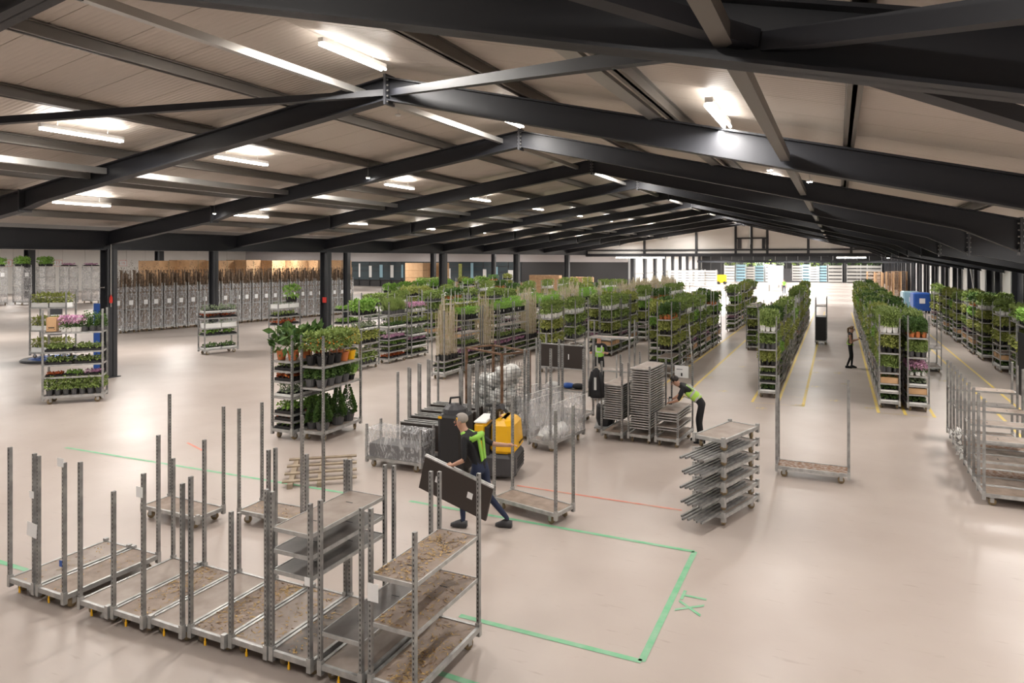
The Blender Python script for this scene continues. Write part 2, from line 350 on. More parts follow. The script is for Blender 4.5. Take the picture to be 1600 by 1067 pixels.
# ---- side aisle ceiling, back wall and facade
tag(MB().box(-94, TC-.05, -14, 88, 5.6, 5.75).build('ceiling_side_aisle', M['darkwall']), 'dark flat roof of the side aisle', None, None, 'structure')
wl = empty('wall_left', (-92, 0, 0), 0, 'white panelled back wall of the side aisle', None, None, 'structure')
wpm = MB().box(-.06, 0, .02, 2.98, 0, 5.6).mesh('wall_panel', M['walltint'])
for i in range(4, 30): link('wall_panel', wpm, wl, (0, i*3.0, 0))
MB().box(-.12, -.07, -14, 88.5, 0, 5.6).build('backing', M['darkwall'], wl)
def numsign(x, y, z, txt, rz, n):
    o = MB().box(-.6, .6, -.01, .01, -.45, .45).build('number_sign', M['paper'], None, (x, y, z), False, rz)
    for dx in (-.54, .54): MB().box(dx-.03, dx+.03, -.014, -.011, -.39, .39).build('border', M['rline'], o)
    for dz in (-.39, .39): MB().box(-.54, .54, -.014, -.011, dz-.03, dz+.03).build('border', M['rline'], o)
    text_mesh('digits', txt, .6, M['rline'], o, (0, -.014, 0), (math.pi/2, 0, 0))
    tag(o, 'white number board with red print on the white wall, %s from the camera end' % ORD[n], 'sign')
for i, (px, tx) in enumerate(((12, '18'), (91, '17'), (193, '16'), (281, '15'))):
    d = ray(px, 411); k_ = -91.9/d[0]
    numsign(-91.985, d[1]*k_, CAMH+d[2]*k_, tx, math.pi/2, i+1)
# cross wall with fascia and window front
wf = empty('wall_cross', (0, 88, 0), 0, 'grey fascia and dark glazed office front at the end of the side aisle', None, None, 'structure')
MB().box(-92, TC-.3, -.02, .1, 3.84, 5.6).build('fascia', M['facade'], wf)
MB().box(-92, TC-.3, .15, .25, 0, 4.0).build('dark_infill', M['darkwall'], wf)
x = -92.0; i = 0
while x < TC-1:
    wdt = 2.0
    if x < -40:
        MB().box(x+.05, x+wdt-.05, .06, .08, 1.0, 3.9).build('pane', M['glass'], wf)
        MB().box(x-.05, x+.05, 0, .1, 0, 3.95).build('mullion', M['frame'], wf)
    x += wdt; i += 1
for z in (1.0, 2.4, 3.2): MB().box(-92, -40, .0, .1, z-.04, z+.04).build('transom', M['frame'], wf)
# pale strips on the glass front whose colours stand in for lit rooms
for i, x in enumerate(np.linspace(-84, -42, 22)):
    MB().box(x, x+random.uniform(.3, .8), -.02, -.01, 1.4, random.uniform(2.6, 3.7)).build('lit_room_strip', M[random.choice(['bluelight', 'carton', 'white', 'l2'])], wf)

# ---- right wall: dark cladding with white strips
wr = empty('wall_right', (TW, 0, 0), 0, 'long side wall of dark cladding with white strips', None, None, 'structure')
for k in range(-4, 22):
    s = TS(k)
    MB().box(.02, .1, -1.15, 1.15, 0, 5.2).build('white_panel', M['wallbright' if k > 9 else 'walltint'], wr, (0, s, 0))
    MB().box(.0, .12, 1.15, 4.85, 0, 5.2).build('dark_panel', M['darkclad'], wr, (0, s, 0))
    MB().box(-.16, .0, 1.9, 2.1, 0, 4.4).build('wall_post', M['colsteel'], wr, (0, s, 0)); MB().box(-.2, .0, 3.9, 4.15, 0, 4.4).build('wall_post', M['colsteel'], wr, (0, s, 0))
    if k > 5: MB().box(-.12, .0, -1.25, -1.15, 0, 5.0).build('wall_post', M['zinc'], wr, (0, s, 0))
MB().bar((-.1, TS(6), .5), (-.1, TS(6)+4, 4.3), .1).build('diagonal_brace', M['zinc'], wr)

# ---- gable at the end of the hall and the hall behind it
wg = empty('wall_gable', (0, SG, 0), 0, 'white gable wall high above the opening at the hall end', None, None, 'structure')
def gx(px): return SG*math.tan(math.atan((px-800)/FPX)-TH)
posts = [TC, gx(1007), gx(1088), gx(1149.6), gx(1174.5), gx(1199), gx(1263), gx(1330), TW]
for a, b in zip(posts, posts[1:]):
    mids = [a]+([RX] if a < RX < b else [])+[b]
    for p_, q_ in zip(mids, mids[1:]):
        MB().hexa([(p_+.05, 0, 4.85), (q_-.05, 0, 4.85), (q_-.05, .1, 4.85), (p_+.05, .1, 4.85), (p_+.05, 0, zt(p_)+.25), (q_-.05, 0, zt(q_)+.25), (q_-.05, .1, zt(q_)+.25), (p_+.05, .1, zt(p_)+.25)]).build('gable_panel', M['wallbright'], wg)
for x in posts: MB().box(x-.11, x+.11, -.12, .12, 4.6, zt(x)+.2).build('gable_post', M['colsteel'], wg)
MB().box(TC, TW, -.1, .12, 5.12, 5.28).build('gable_rail', M['colsteel'], wg)
MB().box(TC, TW, -.3, .3, 4.55, 4.85).build('gable_beam', M['blacksteel'], wg)
MB().box(posts[3], posts[5], -.1, .1, 6.25, 6.4).build('gable_rail', M['colsteel'], wg)
for a, b in ((posts[3]+.25, posts[4]-1.0), (posts[4]+1.0, posts[5]-.25)):
    m_ = (a+b)/2
    w1 = empty('window_1', (0, SG-.05, 0), 0, 'white casement window in the gable', None, None, 'structure')
    for q in (a, m_, b): MB().box(q-.05, q+.05, -.04, .04, 5.3, 6.25).build('window_frame', M['colsteel'], w1)
    for q in (a, m_): MB().box(q+.05, q+(b-a)/2-.05, -.01, .01, 5.32, 6.23).build('pane', M['paper'], w1)
# far hall
tag(MB().box(TC, TW+.2, SG+.2, 141, 5.45, 5.7).build('ceiling_far_hall', M['darkwall']), 'dark flat roof of the hall behind the gable', None, None, 'structure')
for i in range(6):
    tag(MB().box(TC, TW, -.15, .15, 4.75, 5.3).build('far_beam', M['blacksteel'], None, (0, 76+i*11, 0)), None, None, None, 'structure')
wfl = empty('wall_far_left', (TC, 0, 0), 0, 'bright white panel wall with dark posts in the far hall', None, None, 'structure')
for i in range(9):
    s = 89+i*6.0
    MB().box(-.1, 0, .45, 5.9, 0, 5.4).build('white_panel', M['wallbright'], wfl, (0, s, 0))
    MB().box(-.1, .35, -.45, .45, 0, 5.4).build('dark_post', M['colsteel'], wfl, (0, s, 0))
    MB().box(0, .1, .45, 5.9, 2.2, 2.35).build('wall_rail', M['zinc'], wfl, (0, s, 0))
wb = empty('wall_back', (0, 141, 0), 0, 'dark wall closing the far hall', None, None, 'structure')
for x in np.arange(TC-.3, TW+.5, 2.0): MB().box(x+.02, x+1.98, 0, .1, 0, 5.5).build('wall_panel', M['darkwall'], wb)
for i in range(2):
    tag(MB().box(-14, TW, -.12, .12, 3.9-.25*i, 4.15-.25*i).build('far_beam', M['blacksteel'], None, (0, 78+i*40, 0)), None, None, None, 'structure')

# ================================================================ LAMPS
def lamp(t, s, ln, zo=-.05, label=None, twin=True, power=LAMP_W):
    z = zt(t)+zo
    o = empty('tube_lamp', (t, s, z), 0, label, 'lamp', 'tube lamps under the roof')
    MB().box(-.05, .05, -ln/2, ln/2, .03, .10).build('housing', M['white'], o)
    for dx in ((-.045, .045) if twin else (0,)):
        MB().tube([(dx, -ln/2+.03, 0), (dx, ln/2-.03, 0)], .022, 8).build('tube', M['tube'], o)
    for dy in (-ln*.3, ln*.3): MB().tube([(0, dy, .1), (0, dy, .28)], .006, 4).build('hanger', M['zinc'], o)
    area_lamp('lamp_light', (0, 0, -.06), .25, ln, power, parent=o)
    area_lamp('lamp_uplight', (0, 0, .12), .12, ln, power*.10, rot=(math.pi, 0, 0), parent=o)
rows = [(-13.7, [2.5, 8.9, 13.0, 20.0, 26.0, 32.0, 38.0, 44, 50, 56, 62, 68], 'fourth roof purlin'),
        (-19.9, [7.0, 12.9, 19.3, 25.5, 31.5, 37.5, 43.5, 50, 56, 62, 68], 'low roof edge'),
        (-7.35, [1.0, 9.4, 15.4, 27.4, 39.4, 51.4, 63.4], 'roof ridge'),
        (-1.5, [1.2, 10.0, 19.8, 31.8, 43.8, 55.8, 65], 'right roof slope'),
        (4.6, [1.5, 7.5, 13.8, 19.8, 25.8, 37.8, 49.8, 61.8], 'right wall')]  # near-bay lamps here are added, mostly out of view, to brighten the right floor
for t, ss, nm in rows:
    for i, s in enumerate(ss): lamp(t, s, 1.7, -.05 if t < -8 else .05, 'white tube lamp near the %s, %s from the camera end' % (nm, ORD[i+1]))
for i, (px, py) in enumerate(((575, 278), (335, 334), (1203, 266), (1265, 284), (622, 181))):
    d = ray(px, py)
    # hangs just under the roof
    best = None
    for kk in np.linspace(3, 45, 4000):
        if CAMH+d[2]*kk > zt(d[0]*kk)-.32: best = kk; break
    x, y = d[0]*best, d[1]*best; z = CAMH+d[2]*best
    o = empty('spot_lamp', (x, y, z), 0, 'small round lamp hanging under the roof, number %s from the left' % ORD[[2, 1, 4, 5, 3][i]], 'lamp', 'small round lamps')
    MB().lathe([(.055, 0), (.065, .02), (.05, .04)], 12).build('housing', M['white'], o)
    MB().lathe([(.045, -.012), (.045, 0)], 12).build('lens', M['spot'] if i < 4 else M['white'], o)
    MB().tube([(0, 0, .04), (0, 0, max(.2, zt(x)+.24-z))], .005, 5).build('cord', M['zinc'], o)
# far hall lamps
for i in range(7):
    for j, t in enumerate((-20, -12, -4, 4)):
        s = 75+i*9.5
        o = empty('tube_lamp', (t, s, 5.1), 0, 'tube lamp in the far hall, %s row, %s across' % (ORD[i+1], ORD[j+1]), 'lamp', 'far hall lamps')
        MB().box(-1.2, 1.2, -.06, .06, .03, .12).build('housing', M['white'], o)
        MB().tube([(-1.15, 0, 0), (1.15, 0, 0)], .03, 6).build('tube', M['tube'], o)
        MB().tube([(0, 0, .1), (0, 0, .4)], .01, 4).build('hanger', M['zinc'], o)
        area_lamp('lamp_light', (0, 0, -.06), 2.3, .3, FAR_W*(.8 if t < 0 else .35), (1, .97, .93), parent=o)
for i, (px, py) in enumerate(((1330, 385), (1410, 385), (980, 390), (1020, 391))):
    d = ray(px, py); k_ = (SG-.36)/d[1]
    o = empty('tube_lamp', (d[0]*k_, d[1]*k_, 4.43), 0, 'long tube lamp by the gable beam, %s from the wall of strips' % ORD[[2, 1, 4, 3][i]], 'lamp', 'gable beam lamps')
    MB().box(-1.2, 1.2, -.06, .14, .05, .12).build('housing', M['white'], o); MB().tube([(-1.2, 0, 0), (1.2, 0, 0)], .06, 8).build('tube', M['tube'], o); MB().tube([(0, .1, .1), (0, .1, .3 if i < 2 else .3)], .01, 4).build('hanger', M['zinc'], o)
# side aisle lamps: hidden from view, added to light the aisle
for i in range(7):
    for j, t in enumerate((-30, -42, -55, -68, -82)):
        s = 10+i*12
        o = empty('tube_lamp', (t, s, 5.5), 0, 'tube lamp in the side aisle, %s row, %s across' % (ORD[i+1], ORD[j+1]), 'lamp', 'side aisle lamps')
        MB().box(-.06, .06, -.85, .85, .03, .095).build('housing', M['white'], o)
        MB().tube([(0, -.8, 0), (0, .8, 0)], .03, 6).build('tube', M['tube'], o)
        MB().tube([(0, 0, .08), (0, 0, .11)], .01, 4).build('hanger', M['zinc'], o)
        area_lamp('lamp_light', (0, 0, -.06), .3, 1.6, 330, parent=o)

# ================================================================ FLOOR MARKINGS
def strip(mb, a, b, w=.08, z=.004):
    a = Vector((*a, 0)); b = Vector((*b, 0)); d = (b-a).normalized(); r = Vector((d.y, -d.x, 0))*w/2
    mb.add([(*(a-r).xy, z), (*(a+r).xy, z), (*(b+r).xy, z), (*(b-r).xy, z)], [(0, 1, 2, 3)])
def marking(name, segs, mat, label, w=.08):
    mb = MB()
    for a, b in segs: strip(mb, a, b, w)
    o = mb.build(name, M[mat]); tag(o, label, 'floor marking', None, None); return o
GL = (-1.93, 10.53); GN = (-1.93, 7.42)
marking('green_floor_line', [((-7.0, 10.53), GL), (GL, GN), ((-4.2, 7.42), GN)], 'gline', 'green painted rectangle on the floor beside the letters XT')
marking('green_floor_line', [((-16.2, 10.1), (-7.6, 10.4))], 'gline', 'long green line on the floor behind the empty trolley row')
marking('green_floor_line', [((-12.5, 5.9), (-10.0, 5.9))], 'gline', 'short green line beside the end trolley at picture left')
marking('green_floor_line', [((-3.9, 6.3), (-2.9, 6.28))], 'gline', 'short green line at the bottom by the nearest shelf trolley')
marking('red_floor_line', [((-5.6, 12.13), (-2.45, 12.16))], 'rline', 'red line on the floor behind the empty moving trolley', .06)
marking('red_floor_line', [((-12.9, 11.2), (-14.0, 11.6))], 'rline', 'short faint red line on the floor left of the plant trolleys', .06)
o = text_mesh('painted_letters', 'XT', .46, M['gline'], None, (-1.66, 8.95, .005), (0, 0, math.pi/2), 'CENTER', .001)
tag(o, 'green letters XT painted on the floor by the green rectangle', 'floor marking')
S22 = 22.2
marking('yellow_floor_line', [((-2.35, S22), (-2.35, 62))], 'yline', 'yellow line under the row of shrub trolleys in the middle, left edge')
marking('yellow_floor_line', [((-1.63, S22), (-1.63, 62))], 'yline', 'yellow line along the aisle side of the middle shrub trolleys')
marking('yellow_floor_line', [((-.917, S22), (-.917, 62))], 'yline', 'yellow line ending at the black wrapped trolley')
marking('yellow_floor_line', [((1.065, S22), (1.065, 62))], 'yline', 'yellow line by the woman at the double trolley row')
marking('yellow_floor_line', [((1.74, S22), (1.74, 62))], 'yline', 'yellow line between the two rows of the double trolley block')
marking('yellow_floor_line', [((2.44, S22), (2.44, 62))], 'yline', 'yellow line on the wall side of the double trolley block')
marking('yellow_floor_line', [((-4.42, 19.5), (-4.42, 60))], 'yline', 'yellow line right beside the bending worker and the centre aisle')
marking('yellow_floor_line', [((-5.45, 22.5), (-5.45, 60))], 'yline', 'yellow line along the trolleys left of the centre aisle')
marking('yellow_floor_line', [((4.1, 18), (4.1, 60))], 'yline', 'yellow line left of the two by the wall side trolleys')
marking('yellow_floor_line', [((4.8, 18), (4.8, 60))], 'yline', 'yellow line right of the two by the wall side trolleys')
for i, (a, b) in enumerate((((-2.35, S22), (-1.0, S22)), ((1.065, S22), (2.44, S22)))):
    marking('yellow_floor_line', [(a, b)], 'yfaint', ['thin yellow cross line in front of the middle shrub trolleys', 'thin yellow cross line in front of the double trolley block'][i], .05)
mb = MB()
for s in np.arange(23.6, 60, 1.45): strip(mb, (-1.6, s), (-.95, s), .03)
tag(mb.build('yellow_lane_dashes', M['yfaint']), 'thin yellow cross dashes in the empty marked lane', 'floor marking', None, 'stuff')
# worn yellow lane numbers, too worn to read
i = 0
for (px, py) in ((1250, 633), (1275, 604), (1275, 582), (1280, 563), (1190, 638), (1305, 626), (1322, 600), (1310, 583), (1361, 638), (1364, 604), (1160, 573), (1130, 611), (1108, 590), (1085, 596), (1475, 595), (1448, 577), (1005, 620), (955, 577), (1068, 620)):
    x, y = fl(px, py); mb = MB(); i += 1
    strip(mb, (x-.16, y), (x+.16, y), .06); strip(mb, (x, y-.12), (x+.05, y+.14), .09); strip(mb, (x-.14, y-.1), (x-.1, y+.08), .05)
    tag(mb.build('worn_floor_number', M['yfaint'], None, None), 'worn yellow number mark on the floor, too faded to read', 'floor marking', 'worn lane numbers on the floor')
# ================================================================ TROLLEYS
TL, TWD = 1.35, .565          # deck length (local y) and width (local x)
_mc = {}
def cached(key, fn):
    if key not in _mc: _mc[key] = fn()
    return _mc[key]
def me_base():
    mb = MB(); x, y = TWD/2, TL/2
    for s in (-1, 1):
        mb.box(min(s*x, s*(x-.035)), max(s*x, s*(x-.035)), -y, y, .155, .215)
        mb.box(-x, x, min(s*y, s*(y-.035)), max(s*y, s*(y-.035)), .155, .215)
    for sx in (-1, 1):
        for sy in (-1, 1): mb.cb((sx*(x-.025), sy*(y-.02), .175), (.055, .055, .15))
    return mb.mesh('base_frame', M['galv'])
def me_deck(mat): return MB().box(-TWD/2+.03, TWD/2-.03, -TL/2+.03, TL/2-.03, .185, .205).mesh('deck', M[mat])
def me_caster(): return MB().box(-.03, .03, -.035, .035, .125, .155).box(-.034, -.026, -.03, .03, .05, .13).box(.026, .034, -.03, .03, .05, .13).mesh('caster_fork', M['galv'])
def me_wheel(n=14): return MB().tube([(-.02, 0, .062), (.02, 0, .062)], .062, n).tube([(-.024, 0, .062), (.024, 0, .062)], .02, 6).mesh('wheel', M['wheel'], True)
def me_caster_far(): return MB().box(-.03, .03, -.035, .035, .12, .155).tube([(-.02, 0, .062), (.02, 0, .062)], .062, 8).mesh('caster', [M['wheel']])
def me_post(h): return MB().box(-.017, .017, -.02, .02, 0, h).box(-.021, -.017, -.024, .024, 0, h).mesh('post', M['slot'])
def me_postfar(h): return MB().box(-.016, .016, -.016, .016, 0, h).mesh('post', M['galv'])
def me_shelf(mat):
    mb = MB(); x, y = TWD/2-.02, TL/2-.02
    mb.box(-x+.005, x-.005, -y+.005, y-.005, .002, .016)
    mb.mat(1)
    for s in (-1, 1):
        mb.box(min(s*x, s*(x-.012)), max(s*x, s*(x-.012)), -y, y, -.02, .022); mb.box(-x, x, min(s*y, s*(y-.012)), max(s*y, s*(y-.012)), -.02, .022)
    mb.mat(2); mb.box(-.05, .05, -.32, -.30, .0165, .017).box(-.05, .05, .30, .32, .0165, .017)
    return mb.mesh('shelf', [M[mat], M['galv'], M['rubber']])
def me_stackboard():
    mb = MB(); x, y = TWD/2-.05, TL/2-.045
    mb.box(-x+.01, x-.01, -y+.01, y-.01, .004, .014); mb.mat(1)
    for s in (-1, 1):
        mb.box(min(s*x, s*(x-.012)), max(s*x, s*(x-.012)), -y, y, -.01, .016); mb.box(-x, x, min(s*y, s*(y-.012)), max(s*y, s*(y-.012)), -.01, .016)
    mb.mat(2); mb.box(-.06, .06, -.32, -.30, .0145, .015).box(-.06, .06, .30, .32, .0145, .015)
    return mb.mesh('shelf_board', [M['plygrey'], M['galv'], M['rubber']])
def me_lock(): return MB().tube([(0, 0, 0), (0, 0, .03)], .008, 6).box(-.012, .012, -.006, .006, -.05, 0).mesh('lock_tag', M['yellowplastic'])
CORN = ((-1, -1), (1, -1), (1, 1), (-1, 1))
def trolley(loc, rz=0, H=1.9, shelves=(), deck='ply', posts=(1, 1, 1, 1), label=None, group=None, near=True, name='plant_trolley', lock=False, z=0, smat='plygrey', scale=1.0):
    """H: one height or four post heights"""
    o = empty(name, (loc[0], loc[1], z), rz, label, 'trolley', group)
    if scale != 1: o.scale = (scale,)*3
    Hs = H if isinstance(H, (list, tuple)) else [H]*4
    link('base_frame', cached('bf', me_base), o); link('deck', cached(('d', deck), lambda: me_deck(deck)), o)
    for i, (sx, sy) in enumerate(CORN):
        if near:
            c = link('caster', cached('cf', me_caster), o, (sx*.2, sy*.52, 0), random.uniform(-.7, .7)); link('wheel', cached('wh', me_wheel), c)
        else: link('caster', cached('cff', me_caster_far), o, (sx*.2, sy*.52, 0))
        if posts[i]:
            h = round(Hs[i], 2)-.12
            me = cached(('p', h, near), lambda: me_post(h) if near else me_postfar(h))
            link('post', me, o, (sx*(TWD/2-.025), sy*(TL/2-.02), .12), math.pi if sx > 0 else 0)
    for i, sz in enumerate(shelves):
        zz, mt = sz if isinstance(sz, tuple) else (sz, smat)
        link('shelf', cached(('s', mt), lambda: me_shelf(mt)), o, (0, 0, zz))
    if lock: link('lock_tag', cached('lock', me_lock), o, (0, -TL/2-.012, .13))
    return o

def litter(t, zs, n, label, mat='straw', rect=None, seed=1):
    """loose straw and leaf bits lying on a deck; one uncountable object"""
    r = random.Random(seed); mb = MB()
    x0, x1, y0, y1 = rect or (-TWD/2+.05, TWD/2-.05, -TL/2+.08, TL/2-.08)
    cs = [(r.uniform(x0, x1), r.uniform(y0, y1), r.uniform(.06, .2)) for _ in range(5)]
    for i in range(n):
        if i % 3: c = r.choice(cs); x = min(x1, max(x0, r.gauss(c[0], c[2]*.7))); y = min(y1, max(y0, r.gauss(c[1], c[2]*1.5)))
        else: x, y = r.uniform(x0, x1), r.uniform(y0, y1)
        a = r.uniform(0, 6.28); l = r.uniform(.006, .028); w_ = r.uniform(.003, .008); z = zs+.001+r.uniform(0, .008)
        dx, dy = math.cos(a), math.sin(a); mb.mat(r.choice((0, 0, 1, 2)))
        mb.add([(x-dx*l-dy*w_, y-dy*l+dx*w_, z), (x-dx*l+dy*w_, y-dy*l-dx*w_, z), (x+dx*l+dy*w_, y+dy*l-dx*w_, z+r.uniform(-.002, .01)), (x+dx*l-dy*w_, y+dy*l+dx*w_, z)], [(0, 1, 2, 3)])
    o = mb.build('leaf_litter', [M['straw'], M['straw2'], M['straw3']], None, t.location, False, t.rotation_euler.z)
    return tag(o, label, 'litter', None, 'stuff')
M['straw'] = M_('straw', (.50, .33, .13), .7); M['straw2'] = M_('straw_brown', (.18, .10, .05), .7); M['straw3'] = M_('leaf_bits', (.38, .27, .14), .7)

# ---- the row of empty trolleys in front
fr = [(10, 48, 912, 925), (58, 97, 928, 940), (118, 172, 945, 962), (176, 220, 962, 977), (226, 280, 978, 990), (292, 345, 990, 1003), (354, 405, 1006, 1020), (421, 476, 1026, 1044), (502, 564, 1050, 1068), (577, 650, 1074, 1090)]
fx = [-9.55, -8.94, -8.14, -7.55, -6.965, -6.38, -5.795, -5.21, -4.57, -3.955]
fy = [5.38, 5.38, 5.40, 5.42, 5.47, 5.53, 5.57, 5.58, 5.60, 5.63]
fdeck = ['plygrey', 'ply', 'plygrey', 'ply', 'plygrey', 'ply', 'plygrey', 'plydark', 'plygrey', 'ply']
flab = ['empty trolley at the left end of the front row, paper sheets clipped to its post',
        'second empty trolley from the left end of the front row, blue tape on its post',
        'third empty trolley from the left end of the front row, bare deck',
        'fourth trolley from the left end of the front row, straw strewn on its deck',
        'fifth empty trolley from the left end of the front row, white tag on its post',
        'sixth trolley from the left end of the front row, bark bits on its deck',
        'seventh trolley from the left end of the front row, straw on pale deck',
        'trolley with three high bare shelves and a wet stained deck in the front row',
        'front row trolley with one low dark shelf board, second from its right end',
        'nearest front row trolley with littered shelves, at the right end of the row']
FT = []
for i in range(10):
    H = [(1.92, 1.90, 1.75, 1.92), (1.88, 1.86, 1.9, 1.78), (1.9, 1.62, 1.9, 1.6), (1.62, 1.9, 1.6, 1.92), (1.9, 1.85, 1.9, 1.0), (1.92, 1.9, 1.9, 1.92), (1.6, 1.92, 1.9, 1.9), (1.9, 1.85, 1.9, 1.9), (1.9, 1.9, 1.9, 1.9), (1.9, 1.75, 1.95, 1.9)][i]
    ps = [(1, 1, 0, 0), (1, 1, 1, 0), (1, 0, 0, 1), (1, 1, 0, 1), (0, 1, 1, 1), (1, 0, 1, 1), (1, 1, 1, 0), (1, 1, 1, 1), (1, 1, 1, 1), (1, 1, 1, 1)][i]
    sh = {7: [(1.05, 'plyblack'), (1.27, 'plyblack'), (1.50, 'plygrey')], 8: [(.52, 'plyblack')], 9: [(.74, 'ply'), (1.22, 'ply')]}.get(i, ())
    FT.append(trolley((fx[i], fy[i]+TL/2), random.uniform(-.004, .004), H, sh, fdeck[i], ps, flab[i], None, True, lock=True))
for i, n in ((0, 60), (1, 40), (3, 320), (5, 420), (6, 160), (7, 90), (9, 380)):
    litter(FT[i], .205, n, 'straw and leaf bits on the deck of the %s front row trolley from the left' % ORD[i+1], seed=i)
litter(FT[9], 1.238, 420, 'straw on the upper shelf of the nearest front row trolley', seed=31); litter(FT[9], .758, 220, 'straw on the middle shelf of the nearest front row trolley', seed=32)
def paper(name, t, dx, dy, z, w_, h_, label, mat='paper', rz=0, tilt=0, cat='paper'):
    o = MB().box(-w_/2, w_/2, -.002, .002, -h_/2, h_).build(name, M[mat], None, (t.location.x+dx, t.location.y+dy, z), False, rz)
    o.rotation_euler = (0, tilt, rz); return tag(o, label, cat)
paper('paper_sheet', FT[0], .30, -TL/2-.035, .92, .2, .12, 'two white sheets clipped to the first double post of the front row', tilt=.1)
paper('paper_tag', FT[0], .30, -TL/2-.036, 1.38, .09, .06, 'pale yellow tag on the first double post of the front row')
paper('paper_tag', FT[1], .27, -TL/2-.035, 1.86, .12, .07, 'small white card on top of a post, third gap of the front row')
paper('paper_tag', FT[3], .27, -TL/2-.035, 1.68, .11, .08, 'white handwritten tag high on a post in the middle of the front row')
paper('paper_sheet', FT[9], -.2, -TL/2-.03, 1.06, .13, .12, 'white sheet hanging off the upper shelf of the nearest trolley')
paper('tape_band', FT[1], .275, -TL/2-.036, .62, .05, .05, 'blue tape band round a post of the second front row trolley', 'blue')
paper('paper_tag', FT[7], .27, -TL/2-.035, 1.05, .07, .06, 'white label on the front post under the high bare shelves')

# ---- trolley standing behind the front row
tb = trolley((-8.35, 8.75), math.radians(92), (1.9, 1.85, 1.9, 1.9), (), 'ply', (1, 1, 1, 1), 'empty trolley standing crosswise behind the three high bare shelves')
litter(tb, .205, 120, 'leaf bits on the crosswise trolley behind the front row', seed=44)
tb2 = trolley((-10.0, 8.2), math.radians(90), (2.0, 1.9, 2.0, 1.9), (), 'ply', (0, 1, 1, 0), 'empty trolley behind the front row, white band on its tall thin post')

# ---- single trolleys in the open
trolley((-.45, 15.15), math.radians(90), (1.9, 1.95, 1.95, 1.85), (), 'rust', (1, 1, 1, 1), 'lone empty trolley with rusty speckled deck in the middle of the floor')
trolley((-4.75, 10.95), math.radians(77), 1.9, (), 'ply', (1, 1, 1, 1), 'empty trolley being pulled by the grey-haired worker')
# ---- stack of trolley bases with posts lying in them
sx_, sy_ = -1.72, 12.35
for i in range(6):
    o = trolley((sx_, sy_), math.radians(-18), .242, (), 'plygrey', (1, 1, 1, 1), 'trolley base in the waist-high stack of six, %s from the floor' % ORD[i+1], 'trolley bases in the waist-high stack', True, 'trolley_base', z=i*.245)
    if i < 5:
        for j in range(6):
            a = random.uniform(-.05, .05); pm = cached('loosepost', lambda: MB().box(-.017, .017, -.82, .82, 0, .034).mesh('loose_post', M['slot']))
            lx, ly = -.2+.075*j+.01*i, -.42+random.uniform(-.06, .06)
            ca, sa = math.cos(math.radians(-18)), math.sin(math.radians(-18))
            q = link('loose_post', pm, None, (sx_+lx*ca-ly*sa, sy_+lx*sa+ly*ca, i*.245+.207), math.radians(-18))
            tag(q, 'loose slotted steel post lying in the trolley base %s from the floor' % ORD[i+1], 'post', 'loose posts in the waist-high stack')

# ---- three trolleys loaded with stacked shelf boards
def shelfstack(loc, rz, H, zs, label, n):
    o = trolley(loc, rz, H, (), 'ply', (1, 1, 1, 1), label, None, True)
    for i, z in enumerate(zs):
        q = link('shelf_board', cached('stackboard', me_stackboard), None, (loc[0]+random.uniform(-.004, .004), loc[1]+random.uniform(-.012, .012), z), rz+random.uniform(-.006, .006))
        tag(q, 'bare shelf board in the %s, %s from the bottom' % (n, ORD[i+1] if i < 30 else 'upper'), 'shelf board', 'boards in the %s' % n)
    return o
shelfstack((-4.86, 16.72), math.radians(-4), (1.9, 1.9, 2.0, 1.9), [.52+.054*i for i in range(16)], 'trolley stacked with shelf boards and a black jacket hung on its post', 'left board stack')
shelfstack((-4.20, 16.74), math.radians(-4), (1.9, 1.85, 1.9, 1.7), [.36+.058*i for i in range(25)], 'tallest trolley of shelf boards, middle of the three board stacks', 'tall board stack')
shelfstack((-3.53, 16.68), math.radians(-4), (.8, .8, 1.9, 1.9), [.40, .46, .62, .68, .74, .80], 'low trolley of shelf boards in front of the bending worker', 'low board stack')

# ---- nested empty trolleys at the right edge
for i in range(9):
    s = 14.98+i*.59
    sh = {1: [(.62, 'ply'), (1.0, 'ply')], 3: [(.7, 'plygrey'), (1.05, 'ply')], 6: [(1.0, 'ply')], 8: [(.9, 'plygrey'), (1.25, 'ply')]}.get(i, ())
    trolley((3.02+.012*i, s), math.radians(90)+random.uniform(-.006, .006), (1.9, 1.92, 1.88, 1.9), sh, random.choice(['rust', 'ply', 'plydark']), (1, 1, 1, 1), 'empty trolley in the nested queue at the picture right edge, %s from the front' % ORD[i+1], 'nested trolleys by the right picture edge', True)
for i, (dx, dy, z) in enumerate(((2.33, 17.2, .05), (2.33, 17.4, .35))):
    mb = MB(); r = random.Random(i)
    for j in range(26): 
        a = [r.uniform(-.08, .08), r.uniform(-.16, .16), r.uniform(0, .3)]; b = [q+r.uniform(-.09, .09) for q in a]; c_ = [q+r.uniform(-.09, .09) for q in a]
        mb.add([a, b, c_], [(0, 1, 2)])
    o = mb.build('plastic_film', M['whiteplastic'], None, (dx, dy, z+.15)); tag(o, ['torn white plastic film low on the nested empty trolleys', 'torn white plastic film higher on the nested empty trolleys'][i], 'plastic film')
